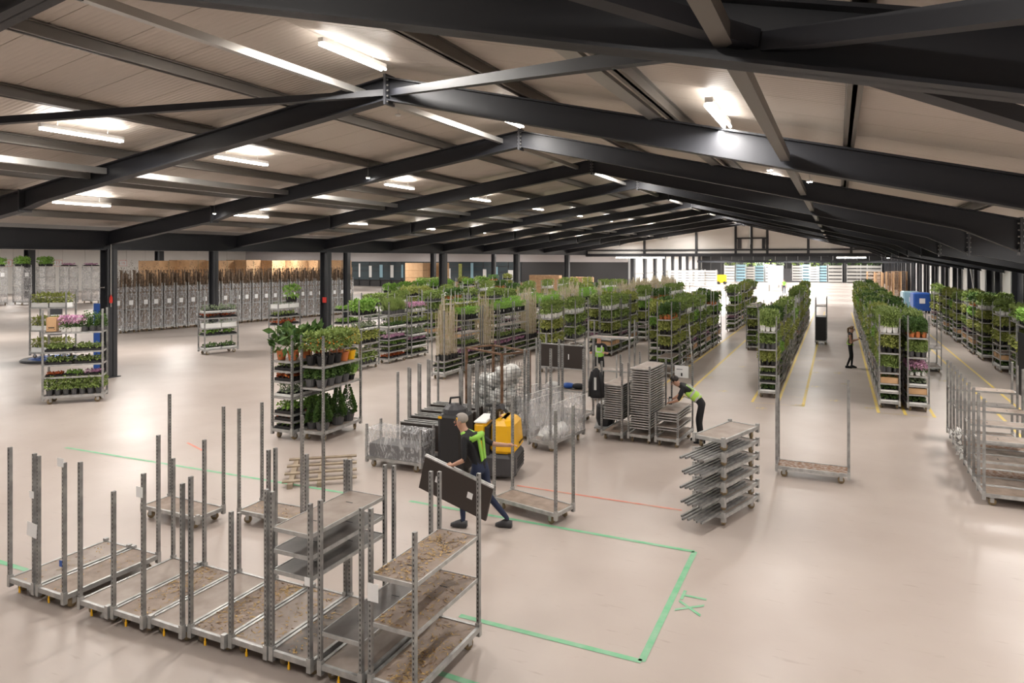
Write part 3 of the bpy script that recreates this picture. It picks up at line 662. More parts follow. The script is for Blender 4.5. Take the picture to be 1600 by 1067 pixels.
# ================================================================ PLANTS
def leaf(mb, p, d, up, l, w_):
    """bent diamond leaf starting at p along d"""
    d = Vector(d).normalized(); s = d.cross(Vector(up)); s = s.normalized() if s.length > 1e-3 else Vector((1, 0, 0))
    p = Vector(p); n = s.cross(d)
    mb.add([p, p+d*l*.5+s*w_/2+n*l*.08, p+d*l, p+d*l*.5-s*w_/2+n*l*.08], [(0, 1, 2, 3)])
def rdir(r):
    z = r.uniform(-1, 1); a = r.uniform(0, 6.283); q = math.sqrt(1-z*z); return Vector((q*math.cos(a), q*math.sin(a), z))
def bush(n, wx, wy, h, z0, l, lw, seed=1, sq=.6, low=-.75):
    r = random.Random(seed); mb = MB()
    for i in range(n):
        d = rdir(r)
        while d.z < low: d = rdir(r)
        e = [math.copysign(abs(c)**sq, c) for c in d]; k = r.uniform(.72, 1.02)
        p = (e[0]*wx*.5*k, e[1]*wy*.5*k, z0+h*.5+e[2]*h*.5*k)
        v = d*.7+rdir(r)*.8+Vector((0, 0, .25)); leaf(mb, p, v, rdir(r), l*r.uniform(.7, 1.2), lw*r.uniform(.7, 1.2))
    return mb
def potmb(r0, r1, h, n=8, sq=False):
    mb = MB()
    if sq:
        a, b = r0, r1
        mb.hexa([(-a, -a, 0), (a, -a, 0), (a, a, 0), (-a, a, 0), (-b, -b, h), (b, -b, h), (b, b, h), (-b, b, h)])
    else: mb.lathe([(r0, 0), (r1, h*.85), (r1*1.06, h*.86), (r1*1.06, h), (r1*.9, h), (r1*.88, h*.9)], n)
    return mb
def spikes(n, w_, h, seed=1, lean=.25, lw=.012, z0=0):
    r = random.Random(seed); mb = MB()
    for i in range(n):
        a = r.uniform(0, 6.28); q = r.uniform(0, w_*.35); p = Vector((math.cos(a)*q, math.sin(a)*q, z0))
        d = Vector((math.cos(a)*lean*r.random(), math.sin(a)*lean*r.random(), 1)); leaf(mb, p, d, (math.sin(a), math.cos(a), 0), h*r.uniform(.6, 1), lw)
    return mb
def cone(n, w_, h, z0, l, lw, seed=1):
    r = random.Random(seed); mb = MB()
    for i in range(n):
        t = 1-math.sqrt(r.random()); a = r.uniform(0, 6.28); q = (1-t)*w_/2*r.uniform(.85, 1.02)
        if t < .12: q *= .8
        leaf(mb, (math.cos(a)*q, math.sin(a)*q, z0+t*h), (math.cos(a), math.sin(a), r.uniform(-.2, .9)), rdir(r), l, lw)
    return mb
def canes(n, w_, h, seed=1, leafy=30, z0=.2):
    r = random.Random(seed); mb = MB(); mb.mat(0)
    for i in range(n):
        x, y = r.uniform(-w_, w_)*.4, r.uniform(-w_, w_)*.4; hh = h*r.uniform(.85, 1)
        mb.tube([(x, y, z0), (x*.8+r.uniform(-.05, .05), y*.8, z0+hh)], r.choice((.008, .011, .014)), 4)
    mb.mat(1)
    for i in range(leafy):
        p = (r.uniform(-w_, w_)*.5, r.uniform(-w_, w_)*.5, z0+h*r.uniform(.15, 1)); leaf(mb, p, rdir(r), rdir(r), r.uniform(.03, .06), .03)
    return mb
def mflip(mb, i): mb.m = [i]*len(mb.f); return mb
# kind -> name, category words, list of (part name, mesh near, mesh far)
KINDS = {}
def kind(key, name, noun, parts, cap=290): KINDS[key] = dict(name=name, noun=noun, parts=parts, cap=cap, items=[])
def pm(mb, nm, mats, smooth=False): return mb.mesh(nm, mats, smooth)
for key, noun, potc, lm, sd in (('sw', 'leafy shrub in white pot', 'whiteplastic', 'l1', 3), ('sb', 'olive shrub in black pot', 'blackplastic', 'l2', 4), ('sd', 'green shrub in dark pot', 'greypot', 'l1', 5), ('st', 'dark shrub in terracotta pot', 'terracotta', 'l3', 6), ('sg', 'bright shrub in black pot', 'blackplastic', 'l4', 8)):
    hh = {'sw': .46, 'sg': .40}.get(key, .36)
    near = bush(190, .25, .25, hh, .13, .075, .036, sd); far = bush(56, .25, .25, hh, .13, .13, .065, sd)
    kind(key, 'potted_shrub', noun, [('pot', pm(potmb(.06, .075, .17, 8, key == 'sw'), 'pot', M[potc]), None), ('foliage', pm(near, 'foliage', M[lm]), pm(far, 'foliage', M[lm]))])
kind('hg', 'potted_hedge_plant', 'bright hedge plant', [('pot', pm(potmb(.06, .075, .2), 'pot', M['blackplastic']), None), ('foliage', pm(bush(90, .17, .17, .26, .18, .08, .02, 11), 'foliage', M['l4']), pm(bush(34, .17, .17, .26, .18, .1, .04, 11), 'foliage', M['l4'])), ('plant_label', pm(MB().box(-.02, .02, -.085, -.083, .08, .16), 'plant_label', M['paper']), None)])
kind('cn', 'staked_plant', 'tall plant with canes', [('pot', pm(potmb(.08, .1, .22), 'pot', M['blackplastic']), None), ('canes', pm(canes(7, .2, 2.0, 5, 46), 'canes', [M['cane'], M['l2']]), None)])
kind('gr', 'tall_grass_plant', 'tall grass plant', [('pot', pm(potmb(.07, .09, .16), 'pot', M['greypot']), None), ('foliage', pm(spikes(70, .2, .6, 3, .5, .016, .14), 'foliage', M['l1']), None)])
kind('ob', 'flowering_plant', 'pale flowering plant', [('pot', pm(potmb(.05, .06, .1), 'pot', M['white']), None), ('foliage', pm(bush(40, .14, .14, .12, .08, .05, .03, 21), 'foliage', M['l3']), None), ('flowers', pm(bush(60, .18, .18, .16, .18, .05, .045, 22), 'flowers', M['l7']), None)])
def tray(key, noun, lm, trm, h=.11, sd=1, n=300, lw=.042):
    tb_ = MB().box(-.23, .23, -.30, .30, 0, .012)
    for s in (-1, 1): tb_.box(min(s*.23, s*.22), max(s*.23, s*.22), -.30, .30, .012, .055).box(-.23, .23, min(s*.30, s*.29), max(s*.30, s*.29), .012, .055)
    r = random.Random(sd); f = MB(); f2 = MB()
    for q, nn, ll in ((f, n, .062), (f2, n//4, .1)):
        for i in range(nn):
            c = (r.randrange(4)*.11-.165+r.gauss(0, .024), r.randrange(5)*.115-.23+r.gauss(0, .024)); leaf(q, (c[0], c[1], .05+r.random()*h), rdir(r)+Vector((0, 0, .5)), rdir(r), ll*r.uniform(.7, 1.2), lw*(1 if nn == n else 1.7))
    pots = MB()
    for a in range(4):
        for b in range(5): pots.lathe([(.035, .012), (.05, .08)], 6, (a*.11-.165, b*.115-.23, 0))
    kind(key, 'plant_tray', noun, [('tray', pm(tb_, 'tray', M[trm]), None), ('pots', pm(pots, 'pots', M['blackplastic']), None), ('plants', pm(f, 'plants', M[lm]), pm(f2, 'plants', M[lm]))], 260)
tray('t1', 'white tray of small dark plants', 'l3', 'whiteplastic', sd=1); tray('t2', 'black tray of small green plants', 'l1', 'blackplastic', sd=2)
tray('t3', 'black tray of pink flowering plants', 'l7', 'blackplastic', sd=3); tray('t4', 'tray of orange red plants', 'l8', 'blackplastic', .09, 4); tray('t5', 'tray of bright green seedlings', 'l4', 'blackplastic', .14, 5, 360)
tray('t6', 'white tray of grey green plants', 'l5', 'whiteplastic', .2, 6, 340)
def bx():
    mb = MB().box(-.23, .23, -.3, .3, 0, .01)
    for s in (-1, 1): mb.box(min(s*.23, s*.222), max(s*.23, s*.222), -.3, .3, .01, .17).box(-.23, .23, min(s*.3, s*.292), max(s*.3, s*.292), .01, .17)
    return mb
kind('bx', 'cardboard_box', 'open cardboard box of plants', [('box', pm(bx(), 'box', M['carton']), None), ('plants', pm(bush(90, .38, .5, .14, .06, .06, .04, 9), 'plants', M['l3']), pm(bush(40, .38, .5, .14, .06, .09, .06, 9), 'plants', M['l3']))])
kind('wb', 'foam_box', 'white foam box of plants', [('box', pm(bx(), 'box', M['foam']), None), ('plants', pm(bush(90, .38, .5, .16, .1, .06, .04, 10), 'plants', M['l5']), None)])

def put(key, x, y, z, rz, where, sc=1.0):
    KINDS[key]['items'].append((math.hypot(x, y), x, y, z, rz, sc, where))
def load(t, z, key, where, nx=None, ny=None, sc=1.0, rows=None, jit=.01, ylim=None):
    """fill one shelf of trolley t"""
    rz = t.rotation_euler.z; k_ = t.scale.x; sc *= k_; jit *= k_; ca, sa = math.cos(rz)*k_, math.sin(rz)*k_; X, Y = t.location.x, t.location.y
    if key[0] == 't' or key in ('bx', 'wb'):
        pts = [(0, -.325), (0, .325)]
    else:
        nx = nx or 3; ny = ny or 7
        pts = [((i-(nx-1)/2)*(.46/nx), (j-(ny-1)/2)*(1.2/ny)) for i in range(nx) for j in range(ny)]
    for lx, ly in pts:
        if ylim and not (ylim[0] <= ly <= ylim[1]): continue
        lx += 0 if key == 'sw' else random.uniform(-jit, jit)*(key[0] != 't'); ly += random.uniform(-jit, jit)*(key[0] != 't')
        put(key, X+lx*ca-ly*sa, Y+lx*sa+ly*ca, z*k_, rz+(0 if key[0] in 'tbw' or key in ('sw',) else random.uniform(0, 6.28)), where, sc*(random.uniform(.78, 1.12) if key[0] not in 'tbw' else 1))
def shrubtrolley(t_, s_, where, lab, H=2.3, near=False, pat=None, front=True):
    of_ = random.uniform(-.07, .07); sh = [.47, .72, 1.0+of_*.5, 1.54+of_, 2.1+of_*1.3]
    H = H+.35
    o = trolley((t_+random.uniform(-.02, .02), s_), random.uniform(-.02, .02), [H+random.choice((0, 0, .1, -.08)) for _ in range(4)], sh[:], 'plygrey', (1, 1, 1, 1), lab, None, near)
    pat_r = pat is None
    pat = list(pat) if pat else [random.choice('t1 t2 t1 t2 t6'.split()), random.choice('bx t2 t1 bx'.split()), random.choice('t2 t1 t3 t5'.split()), random.choice('sb sd sb'.split()), random.choice('sb sd sb sg'.split()), random.choice('sw sw st sb sd'.split())]
    if pat_r and random.random() < .45: pat[random.choice((2, 3, 4, 5))] = None
    lv = ['deck', 'lowest shelf', 'second shelf', 'third shelf', 'fourth shelf', 'top shelf']
    for z, k, l in zip([.205]+[q+.02 for q in sh], pat, lv):
        if k: load(o, z, k, '%s, %s' % (l, where), 3, 7 if near else 6)
    return o
def row(tc, slist, where, near_n=2, H=2.3, pats=None, tjit=0):
    for i, s in enumerate(slist):
        wn = '%s trolley, %s' % (ORD[min(i+1, 30)], where)
        shrubtrolley(tc+random.uniform(-tjit, tjit), s, wn, 'plant trolley, %s from the front in the %s' % (ORD[min(i+1, 30)], where), H, i < near_n, pats[i] if pats and i < len(pats) else None)
A_ = np.arange
row(1.40, 23.55+1.43*A_(25), 'double block left lane', 3, 2.3, [['t1', 't1', 'bx', 'sd', 'sb', 'sw']])
row(2.10, 23.45+1.43*A_(25), 'double block right lane', 3, 2.3, [['t1', 'bx', 't6', 'ob', 'sd', 'st']])
row(-1.99, [23.7, 25.3, 27.0, 28.6, 30.2, 32.5, 34.2, 35.8, 39, 40.6, 42.2, 45, 46.6, 48.2, 50.5, 52.1], 'middle row', 3, 2.3, [['t1', 't2', 't2', 'sb', 'sd', 'sw'], ['t1', 't2', 't5', 'sg', 'sb', 'st']])
row(-3.66, [35.2, 36.8], 'short middle row', 1, 1.9, [['sd', None, 't2', 'sb', 'sd', None]]*2)
row(-5.75, [26.0, 27.5, 29.0, 30.5, 32.0, 33.5, 35.2, 36.8, 43.5, 45, 46.5, 48, 49.5, 51, 52.5, 54], 'row left of the centre aisle', 4, 2.35, [[None, 't2', None, 'sb', 'sb', 'st'], ['t1', 't2', 't2', 'sb', 'sb', 'sd'], ['bx', 't2', 't1', 'sb', 'sd', 'sw']], .06)
row(-6.65, [28.4, 30.0, 33.2, 34.8, 37.5, 39], 'second lane left of centre aisle', 1, 2.35)
row(-9.35, [30.4, 32.0, 33.6, 36.5, 38.1, 41, 42.6, 45.5, 47.1], 'shrub row behind the standing worker', 3, 2.3)
row(-10.15, [25.2, 27.9, 31.0, 33.0, 36.5, 39.5], 'row left of the standing worker', 3, 2.3, [['t1', 't2', None, 'sb', 'sb', 'sw'], ['t1', 't2', None, 'sd', 'sd', 'sw']])
row(5.95, [26.0, 28.2, 30.2, 32.6, 36.0, 38.0, 40.2, 43.0, 45, 47, 49.5, 52], 'wall side row', 3, 2.2, [['t1', 't2', 'sd', None, 'sb', 'sg'], ['t1', 'bx', 't6', 'sb', None, 'sg']], .12)
row(6.75, [31.5, 34.5, 37.5, 41.0, 44], 'lane right at the dark wall', 1, 2.2)
# cane row and rows further left
def canetrolley(t_, s_, where, near=True):
    o = trolley((t_, s_), 0, 2.5, [.42, .62], 'plygrey', (1, 1, 1, 1), 'plant trolley with tall canes, '+where, None, near)
    load(o, .205, 't1', 'deck, '+where); load(o, .44, 't2', 'lowest shelf, '+where); load(o, .64, 'cn', 'upper shelf, '+where, 2, 5); return o
def hedgetrolley(t_, s_, where, near=True):
    o = trolley((t_, s_), 0, 2.5, [.42, .66, .98, 1.5, 2.0], 'plygrey', (1, 1, 1, 1), 'plant trolley with hedge plants on top, '+where, None, near)
    for z, k in ((.205, 't1'), (.44, 't2'), (.68, 't3'), (1.0, 't2'), (1.52, None), (2.02, 'hg')):
        if k: load(o, z, k, {.205: 'deck', .44: 'lowest shelf', .68: 'second shelf', 1.0: 'third shelf', 2.02: 'top shelf'}[z]+', '+where, 3, 7)
    return o
for tt, ss, seq, nm in ((-13.1, 22.2, 'chchhchhcchhchh', 'cane row'), (-14.6, 31.0, 'hchchhchh', 'second cane row'), (-11.9, 42.0, 'cccccccccc', 'far cane row'), (-12.7, 42.6, 'cchccccchc', 'farthest cane row')):
    for i, ch in enumerate(seq):
        w_ = '%s of the %s' % (ORD[i+1], nm); (canetrolley if ch == 'c' else hedgetrolley)(tt, ss+1.5*i, w_, i < 4)
row(-17.05, [22.4, 24.4, 26.0, 29.5, 31.0, 34, 36, 38], 'mixed row by the second column', 3, 2.3, [['sd', None, None, 'sb', 't6', 'sg'], ['t4', 't2', 't5', 't3', 't1', 'gr'], ['t2', 't1', 't3', 't6', 't2', 'ob']], .1)
row(-19.6, [24.6, 26.5, 28.5, 31.5, 33.5, 36], 'second mixed row', 2, 2.35, [['t2', 't2', 't5', 't2', 't5', 't5'], ['t2', 't2', 't5', 't1', 't6', 'sd']], .2)
row(-22.4, [33.5, 35.2, 38, 40, 43, 46], 'row before the long beam', 1, 2.3, None, .2)
row(-27.6, [39, 41, 43, 45, 47, 50, 53], 'bright row in the side aisle', 1, 2.2, [['t2', 't1', 't2', 't6', 't2', 'sg']]*7, .2)
row(-30.5, [48, 50, 52, 55, 58, 61, 64], 'back row in the side aisle', 1, 2.2, None, .3)
row(-16.0, [42, 44, 46, 48, 51, 53, 56], 'distant mixed row', 1, 2.3, None, .3)
row(-20.5, [44, 47, 50, 53, 56, 59], 'distant row by the columns', 1, 2.3, None, .3)
# ================================================================ PLANT TROLLEYS STANDING ALONE ON THE LEFT
kind('fi', 'rubber_plant', 'large-leaved rubber plant', [('pot', pm(potmb(.075, .1, .19, 14), 'pot', M['terracotta']), None), ('foliage', pm(bush(34, .3, .3, .42, .2, .23, .13, 31), 'foliage', M['l3']), None)])
_ci = bush(300, .3, .3, .36, .3, .075, .045, 33)
_fr = MB(); _r = random.Random(3)
for i in range(14):
    d = rdir(_r); _fr.ball((d.x*.155, d.y*.155, .42+d.z*.13), .017, 6, 4)
def citrus(key, noun, potm):
    kind(key, 'citrus_tree', noun, [('pot', pm(potmb(.075, .1, .19, 14), 'pot', M[potm]), None), ('stem', pm(MB().tube([(0, 0, .15), (0, 0, .4)], .012, 6), 'stem', M['l6']), None), ('foliage', pm(_ci, 'foliage', M['l1' if key != 'c3' else 'l2']), None), ('fruit', pm(_fr, 'fruit', M['orangefruit' if key == 'c1' else 'yellowplastic']), None)])
citrus('c1', 'orange citrus tree in black pot', 'blackplastic'); citrus('c2', 'lemon tree in terracotta pot', 'terracotta'); citrus('c3', 'lemon tree in yellow pot', 'yellowplastic')
kind('cb', 'box_cone', 'clipped box cone in grey pot', [('pot', pm(potmb(.11, .14, .2, 14), 'pot', M['greypot']), None), ('foliage', pm(cone(900, .38, .62, .17, .055, .04, 7), 'foliage', M['l3']), None)])
kind('bb', 'box_ball', 'clipped box ball in grey pot', [('pot', pm(potmb(.085, .11, .16, 14), 'pot', M['greypot']), None), ('foliage', pm(bush(420, .25, .25, .24, .13, .045, .035, 41, 1.0), 'foliage', M['l3']), None)])
kind('ff', 'feathery_plant', 'feathery light green plant', [('pot', pm(potmb(.06, .08, .1, 10), 'pot', M['blackplastic']), None), ('foliage', pm(spikes(90, .25, .4, 5, .9, .02, .08), 'foliage', M['l4']), None)])
kind('cd', 'small_conifer', 'small dark conifer in grey pot', [('pot', pm(potmb(.07, .09, .13, 12), 'pot', M['greypot']), None), ('foliage', pm(cone(220, .24, .4, .1, .05, .03, 9), 'foliage', M['l3']), None)])
def at(t, key, lx, ly, z, where, sc=1.0, rz=0):
    k_ = t.scale.x; a = t.rotation_euler.z; ca, sa = math.cos(a)*k_, math.sin(a)*k_
    put(key, t.location.x+lx*ca-ly*sa, t.location.y+lx*sa+ly*ca, z*k_, a+rz, where, sc*k_)
K12 = 1.2
# trolley of six small shelves next to the topiary trolley
t1 = trolley((-12.15, 13.55), 0, 2.12, [.36, .5, .84, 1.16, 1.37, 1.57], 'plygrey', (1, 1, 1, 1), 'narrow-shelved plant trolley with large rubber plants on top', None, True, scale=K12)
for z, k in ((.205, 't5'), (.38, 't4'), (.52, 't5'), (.86, 't6'), (1.18, 't4'), (1.39, 't2')): load(t1, z, k, {.205: 'deck', .38: 'lowest shelf', .52: 'second shelf', .86: 'third shelf', 1.18: 'fourth shelf', 1.39: 'fifth shelf'}[z]+' under the rubber plants')
for i, (lx, ly) in enumerate(((-.14, -.52), (.13, -.5), (-.13, -.15), (.13, -.1), (-.12, .25), (.13, .3))): at(t1, 'fi', lx, ly, 1.59, '%s on the narrow-shelved trolley' % ['front left', 'front right', 'middle left', 'middle right', 'rear left', 'rear right'][i], 1, i*1.3)
t2 = trolley((-11.42, 13.72), math.radians(4), 2.12, [1.05, 1.48], 'plygrey', (1, 1, 1, 1), 'plant trolley with citrus trees on top and clipped box cones below', None, True, scale=K12)
for i, ly in enumerate((-.46, .05, .42)): at(t2, 'cb', .1, ly, .205, 'deck below the box balls', 1, i); at(t2, 'cb', -.16, ly+.02, .205, 'deck below the box balls', .8, i)
for i in range(5):
    for lx in (-.13, .13): at(t2, 'bb' if i < 4 else 'ff', lx, -.53+.255*i, 1.07, 'shelf below the citrus trees', 1, i)
for i, k in enumerate(('c1', 'c1', 'c1', 'c2', 'c3')):
    for lx in (-.13, .13): at(t2, k if lx > 0 or i < 3 else 'c2', lx, -.52+.25*i, 1.5, 'above the clipped box balls', 1, i*1.1+lx)
# big trolley at the left
t3 = trolley((-21.15, 13.5), math.radians(-45), 2.37, [.66, .97, 1.29, 1.78], 'plygrey', (1, 1, 1, 1), 'lone plant trolley with dark plants, flowers and a brown carton on top', None, True, scale=K12)
w_ = 'of the lone left trolley'
for j in range(7):
    for i in range(3): at(t3, 'sd', -.15+.15*i, -.54+.18*j, .205, 'deck '+w_, .95, i+j)
at(t3, 't4', 0, -.45, .68, 'lowest shelf '+w_, .62); at(t3, 't5', 0, -.02, .68, 'lowest shelf '+w_, .62); at(t3, 't3', 0, .42, .68, 'lowest shelf '+w_, .7)
for z, l in ((.99, 'second shelf '), (1.31, 'third shelf ')):
    for ly in (-.325, .325): at(t3, 't2', 0, ly, z, l+w_, 1)
for j in range(4):
    for lx in (.05, .19): at(t3, 'ob', lx, -.22+.11*j, 1.8, 'top shelf '+w_, 1.15, j)
for j in range(3):
    for lx in (-.1, .14): at(t3, 'cd', lx, .24+.17*j, 1.8, 'top shelf '+w_, 1.05, j)
ca, sa = math.cos(math.radians(-45)), math.sin(math.radians(-45)); lx, ly = .06*K12, -.49*K12
o = MB().box(-.15, .15, -.13, .13, 0, .42).mat(1).box(.1501, .152, -.08, .08, .1, .13).box(.1501, .152, -.1, -.06, .06, .07).box(.1501, .152, .06, .1, .06, .07).build('brown_carton', [M['carton'], M['rubber']], None, (t3.location.x+lx*ca-ly*sa, t3.location.y+lx*sa+ly*ca, 1.82*K12), False, math.radians(-45)); tag(o, 'upright brown carton with black print on the lone left trolley', 'carton')
# trolley with white boxes, on a round blue dolly
t4 = trolley((-30.6, 18.55), math.radians(-66), 2.4, [.96, 1.78], 'plygrey', (1, 1, 1, 1), 'trolley with rows of white boxes of pale plants at the picture left', None, True, scale=K12, z=.12)
for z, l in ((.205, 'deck'), (.98, 'lower shelf'), (1.8, 'upper shelf')):
    for j in range(2): at(t4, 'wb', 0, -.325+.65*j, z+.1, l+' of the white box trolley', 1)
    for j in range(5):
        for lx in (-.11, .11): at(t4, 'sb', lx, -.5+.25*j, z+.12, l+' of the white box trolley', .9, j)
o = empty('blue_dolly', (-30.6, 18.5, 0), 0, 'low round blue platform under the white box trolley', 'platform')
MB().lathe([(1.1, 0), (1.15, .03), (1.15, .06), (1.1, .1)], 32).build('rim', M['charcoal'], o); MB().lathe([(.85, .1), (.82, .115)], 32).build('top', M['blue'], o)
# trolley in the middle distance
t5 = trolley((-25.95, 23.2), math.radians(-16), 2.4, [.70, .98, 1.36, 1.58], 'plygrey', (1, 1, 1, 1), 'lone plant trolley with a white box, in front of the wrapped trolleys', None, True, scale=K12)
for z, k, l in ((.205, 't1', 'deck'), (.72, 't5', 'lowest shelf'), (1.0, 'wb', 'second shelf'), (1.38, 't4', 'third shelf'), (1.6, 't6', 'top shelf')): load(t5, z, k, l+' of the lone white box trolley')
t6 = trolley((-25.9, 27.4), math.radians(0), 2.3, [.8, 1.15, 1.5], 'plygrey', (1, 1, 1, 1), 'plant trolley with a white box and a bushy plant by the second column', None, True, scale=K12)
for z, k, l in ((.205, 't1', 'deck'), (.82, 't4', 'lowest shelf'), (1.17, 't2', 'second shelf'), (1.52, 'wb', 'top shelf')): load(t6, z, k, l+' of the trolley by the second column')
for j in range(3): at(t6, 'sg', .1, .1+.2*j, 1.75, 'above the white box by the second column', 1.3, j)
# ================================================================ WRAPPED TROLLEYS
stm = MB(); _r = random.Random(9); stm.mat(0)
for i in range(90):
    x, y = _r.uniform(-.24, .24), _r.uniform(-.6, .6); h = _r.uniform(1.6, 3.2); q = .006
    stm.add([(x-q, y, .25), (x+q, y, .25), (x+q+_r.uniform(-.08, .08), y+_r.uniform(-.05, .05), h), (x-q, y, h)], [(0, 1, 2, 3)]); stm.add([(x, y-q, .25), (x, y+q, .25), (x, y+q, h), (x, y-q, h)], [(0, 1, 2, 3)])
for i in range(420):
    p = (_r.uniform(-.27, .27), _r.uniform(-.62, .62), 2.2+abs(_r.gauss(0, .5))); stm.mat(1); leaf(stm, p, rdir(_r)+Vector((0, 0, 1)), rdir(_r), .12, .03)
stm = stm.mesh('stems', [M['l6'], M['l6']])
flm = MB().box(-.30, .30, -.69, .69, .22, 1.15).box(-.295, .295, -.685, .685, 1.2, 2.35).mesh('plastic_wrap', M['filmgrey'])
pap = MB().box(-.1, .1, -.003, .003, -.12, .12).mesh('paper_label', M['paper'])
for i in range(24):
    f = i/23; x = -38.4+f*3.0; y = 26.6+f*17.3
    o = trolley((x, y), math.radians(90)-.17, 2.5, [1.17], 'plygrey', (1, 1, 1, 1), 'film-wrapped trolley of tall bare plants, %s from the near end of their row' % ORD[i+1], 'wrapped trolleys along the side aisle', False, 'wrapped_trolley', scale=1.15)
    link('stems', stm, o)['kind'] = 'stuff'; link('plastic_wrap', flm, o); link('paper_label', pap, o, (random.uniform(-.1, .1), -.70, 1.55))
for i in range(6):
    x = -72+i*1.25; y = 36.5+i*1.4
    o = trolley((x, y), math.radians(80), 2.5, [.9, 1.7], 'plygrey', (1, 1, 1, 1), 'wrapped trolley with green plants on top by the far white wall, %s from the left' % ORD[i+1], 'wrapped trolleys by the white wall', False, 'wrapped_trolley', scale=1.5)
    link('plastic_wrap', flm, o); link('paper_label', pap, o, (0, -.70, 1.9)); load(o, 2.4, 'sg' if i < 4 else 't3', 'top of %s wrapped trolley by the white wall' % ORD[i+1], 3, 5, 1)
# ---- stacked cartons on pallets
def pallet(loc, rz, label, group=None):
    o = empty('wooden_pallet', loc, rz, label, 'pallet', group)
    pl = cached('plank', lambda: MB().box(-.05, .05, -.6, .6, 0, .022).mesh('plank', M['wood'])); bl = cached('block', lambda: MB().box(-.05, .05, -.05, .05, 0, .09).mesh('block', M['wood'])); bd = cached('bearer', lambda: MB().box(-.4, .4, -.05, .05, 0, .022).mesh('bearer', M['wood']))
    for x in (-.35, -.175, 0, .175, .35): link('plank', pl, o, (x, 0, .122))
    for y in (-.55, 0, .55):
        link('bearer', bd, o, (0, y, .1)); 
        for x in (-.35, 0, .35): link('block', bl, o, (x, y, .01))
    return o
cst = [(-48.5, 37.5, 4.2), (-47.6, 39.5, 4.25), (-46.7, 41.6, 4.2), (-45.9, 43.7, 4.25), (-45.1, 45.8, 4.2), (-44.5, 48, 4.2), (-43.9, 50.2, 4.2), (-43.2, 52.6, 4.2), (-40.2, 62.0, 3.9), (-39.3, 64.5, 3.9)]
bm_ = MB().box(-.62, .62, -.48, .48, 0, 1).mesh('carton_stack', M['carton'])
for i, (x, y, z) in enumerate(cst):
    for lv in range(5):
        o = empty('large_carton', (x, y, lv*z/5), .15, 'large brown carton, level %s of pallet stack %s behind the wrapped trolleys' % (ORD[lv+1], ORD[i+1]), 'carton', 'cartons behind the wrapped trolleys')
        hh = z/5-.02; MB().box(-1.0, 1.0, -.95, .95, 0, hh).build('carton_body', M['carton'], o)
        MB().box(1.001, 1.004, -.05, .05, 0, hh).build('tape', M['straw3'], o)
# timber crates and planters in front of the office front
for i, (x, y, w__, h) in enumerate(((-44, 79, 6, 1.3), (-33, 80, 4, 2.4), (-29, 82, 3, 2.0), (-38, 80, 5, 1.4))):
    o = empty('timber_crate', (x, y, 0), 0, 'pale timber crate in front of the office windows, %s from the left' % ORD[[1, 3, 4, 2][i]], 'crate')
    n = int(h/.25)
    for j in range(n): MB().box(-w__/2, w__/2, -.5, -.46, j*.25+.01, j*.25+.24).build('plank', M['wood'], o)
    MB().box(-w__/2, w__/2, -.46, .5, 0, n*.25).build('crate_body', M['wood'], o)
# blue display column and dark ramp
o = empty('blue_display', (-26.3, 17.9, 0), math.radians(35), 'tall blue display stand behind the lone left trolley', 'display stand')
MB().box(-.32, .32, -.12, .12, 0, 2.6).build('panel', M['blue'], o); MB().box(-.1, .2, -.125, -.121, 1.6, 2.0).build('white_print', M['paper'], o); MB().box(-.34, -.32, -.14, .14, 0, 2.6).build('edge', M['paper'], o)
o = MB().box(-.35, .35, 0, .06, 0, 2.0).build('dark_ramp_board', M['charcoal'], None, (-40.4, 24.6, 0)); o.rotation_euler = (-.35, .0, 1.0); tag(o, 'dark board with a pale band leaning at the picture left', 'board')
MB().box(-.34, .34, -.005, 0, .9, 1.2).build('pale_band', M['paper'], o)
# ================================================================ CENTRE OF THE FLOOR
# rusty mesh cage trolley full of white foam
cg = trolley((-7.72, 15.55), math.radians(62), .25, (), 'ply', (0, 0, 0, 0), 'trolley with rusty wire mesh cage full of white plastic foam', None, True, 'cage_trolley'); cg.scale = (1.5, 1.15, 1.0)
for sx, sy in CORN: MB().box(sx*.28-.02, sx*.28+.02, sy*.67-.02, sy*.67+.02, .2, 2.1).build('cage_post', M['rustmetal'], cg)
for z in (2.1, .24):
    for s in (-1, 1):
        MB().box(-.29, .29, s*.67-.02, s*.67+.02, z-.02, z+.02).build('cage_rail', M['rustmetal'], cg); MB().box(s*.28-.02, s*.28+.02, -.68, .68, z-.02, z+.02).build('cage_rail', M['rustmetal'], cg)
def grid(w__, h, axis, pos):
    mb = MB(); n = int(w__/.085); m = int(h/.085); q = .0028
    for i in range(1, n):
        a = -w__/2+w__*i/n
        mb.box(a-q, a+q, pos-q, pos+q, .24, .24+h) if axis == 'x' else mb.box(pos-q, pos+q, a-q, a+q, .24, .24+h)
    for j in range(1, m):
        z = .24+h*j/m
        mb.box(-w__/2, w__/2, pos-q, pos+q, z-q, z+q) if axis == 'x' else mb.box(pos-q, pos+q, -w__/2, w__/2, z-q, z+q)
    return mb
for ax, w__, pos in (('x', .56, -.67), ('x', .56, .67), ('y', 1.34, .28), ('y', 1.34, -.28)):
    o = grid(w__, 1.55, ax, pos).build('wire_mesh', M['rubber'], cg); o['kind'] = 'stuff'
r_ = random.Random(12); mb = MB()
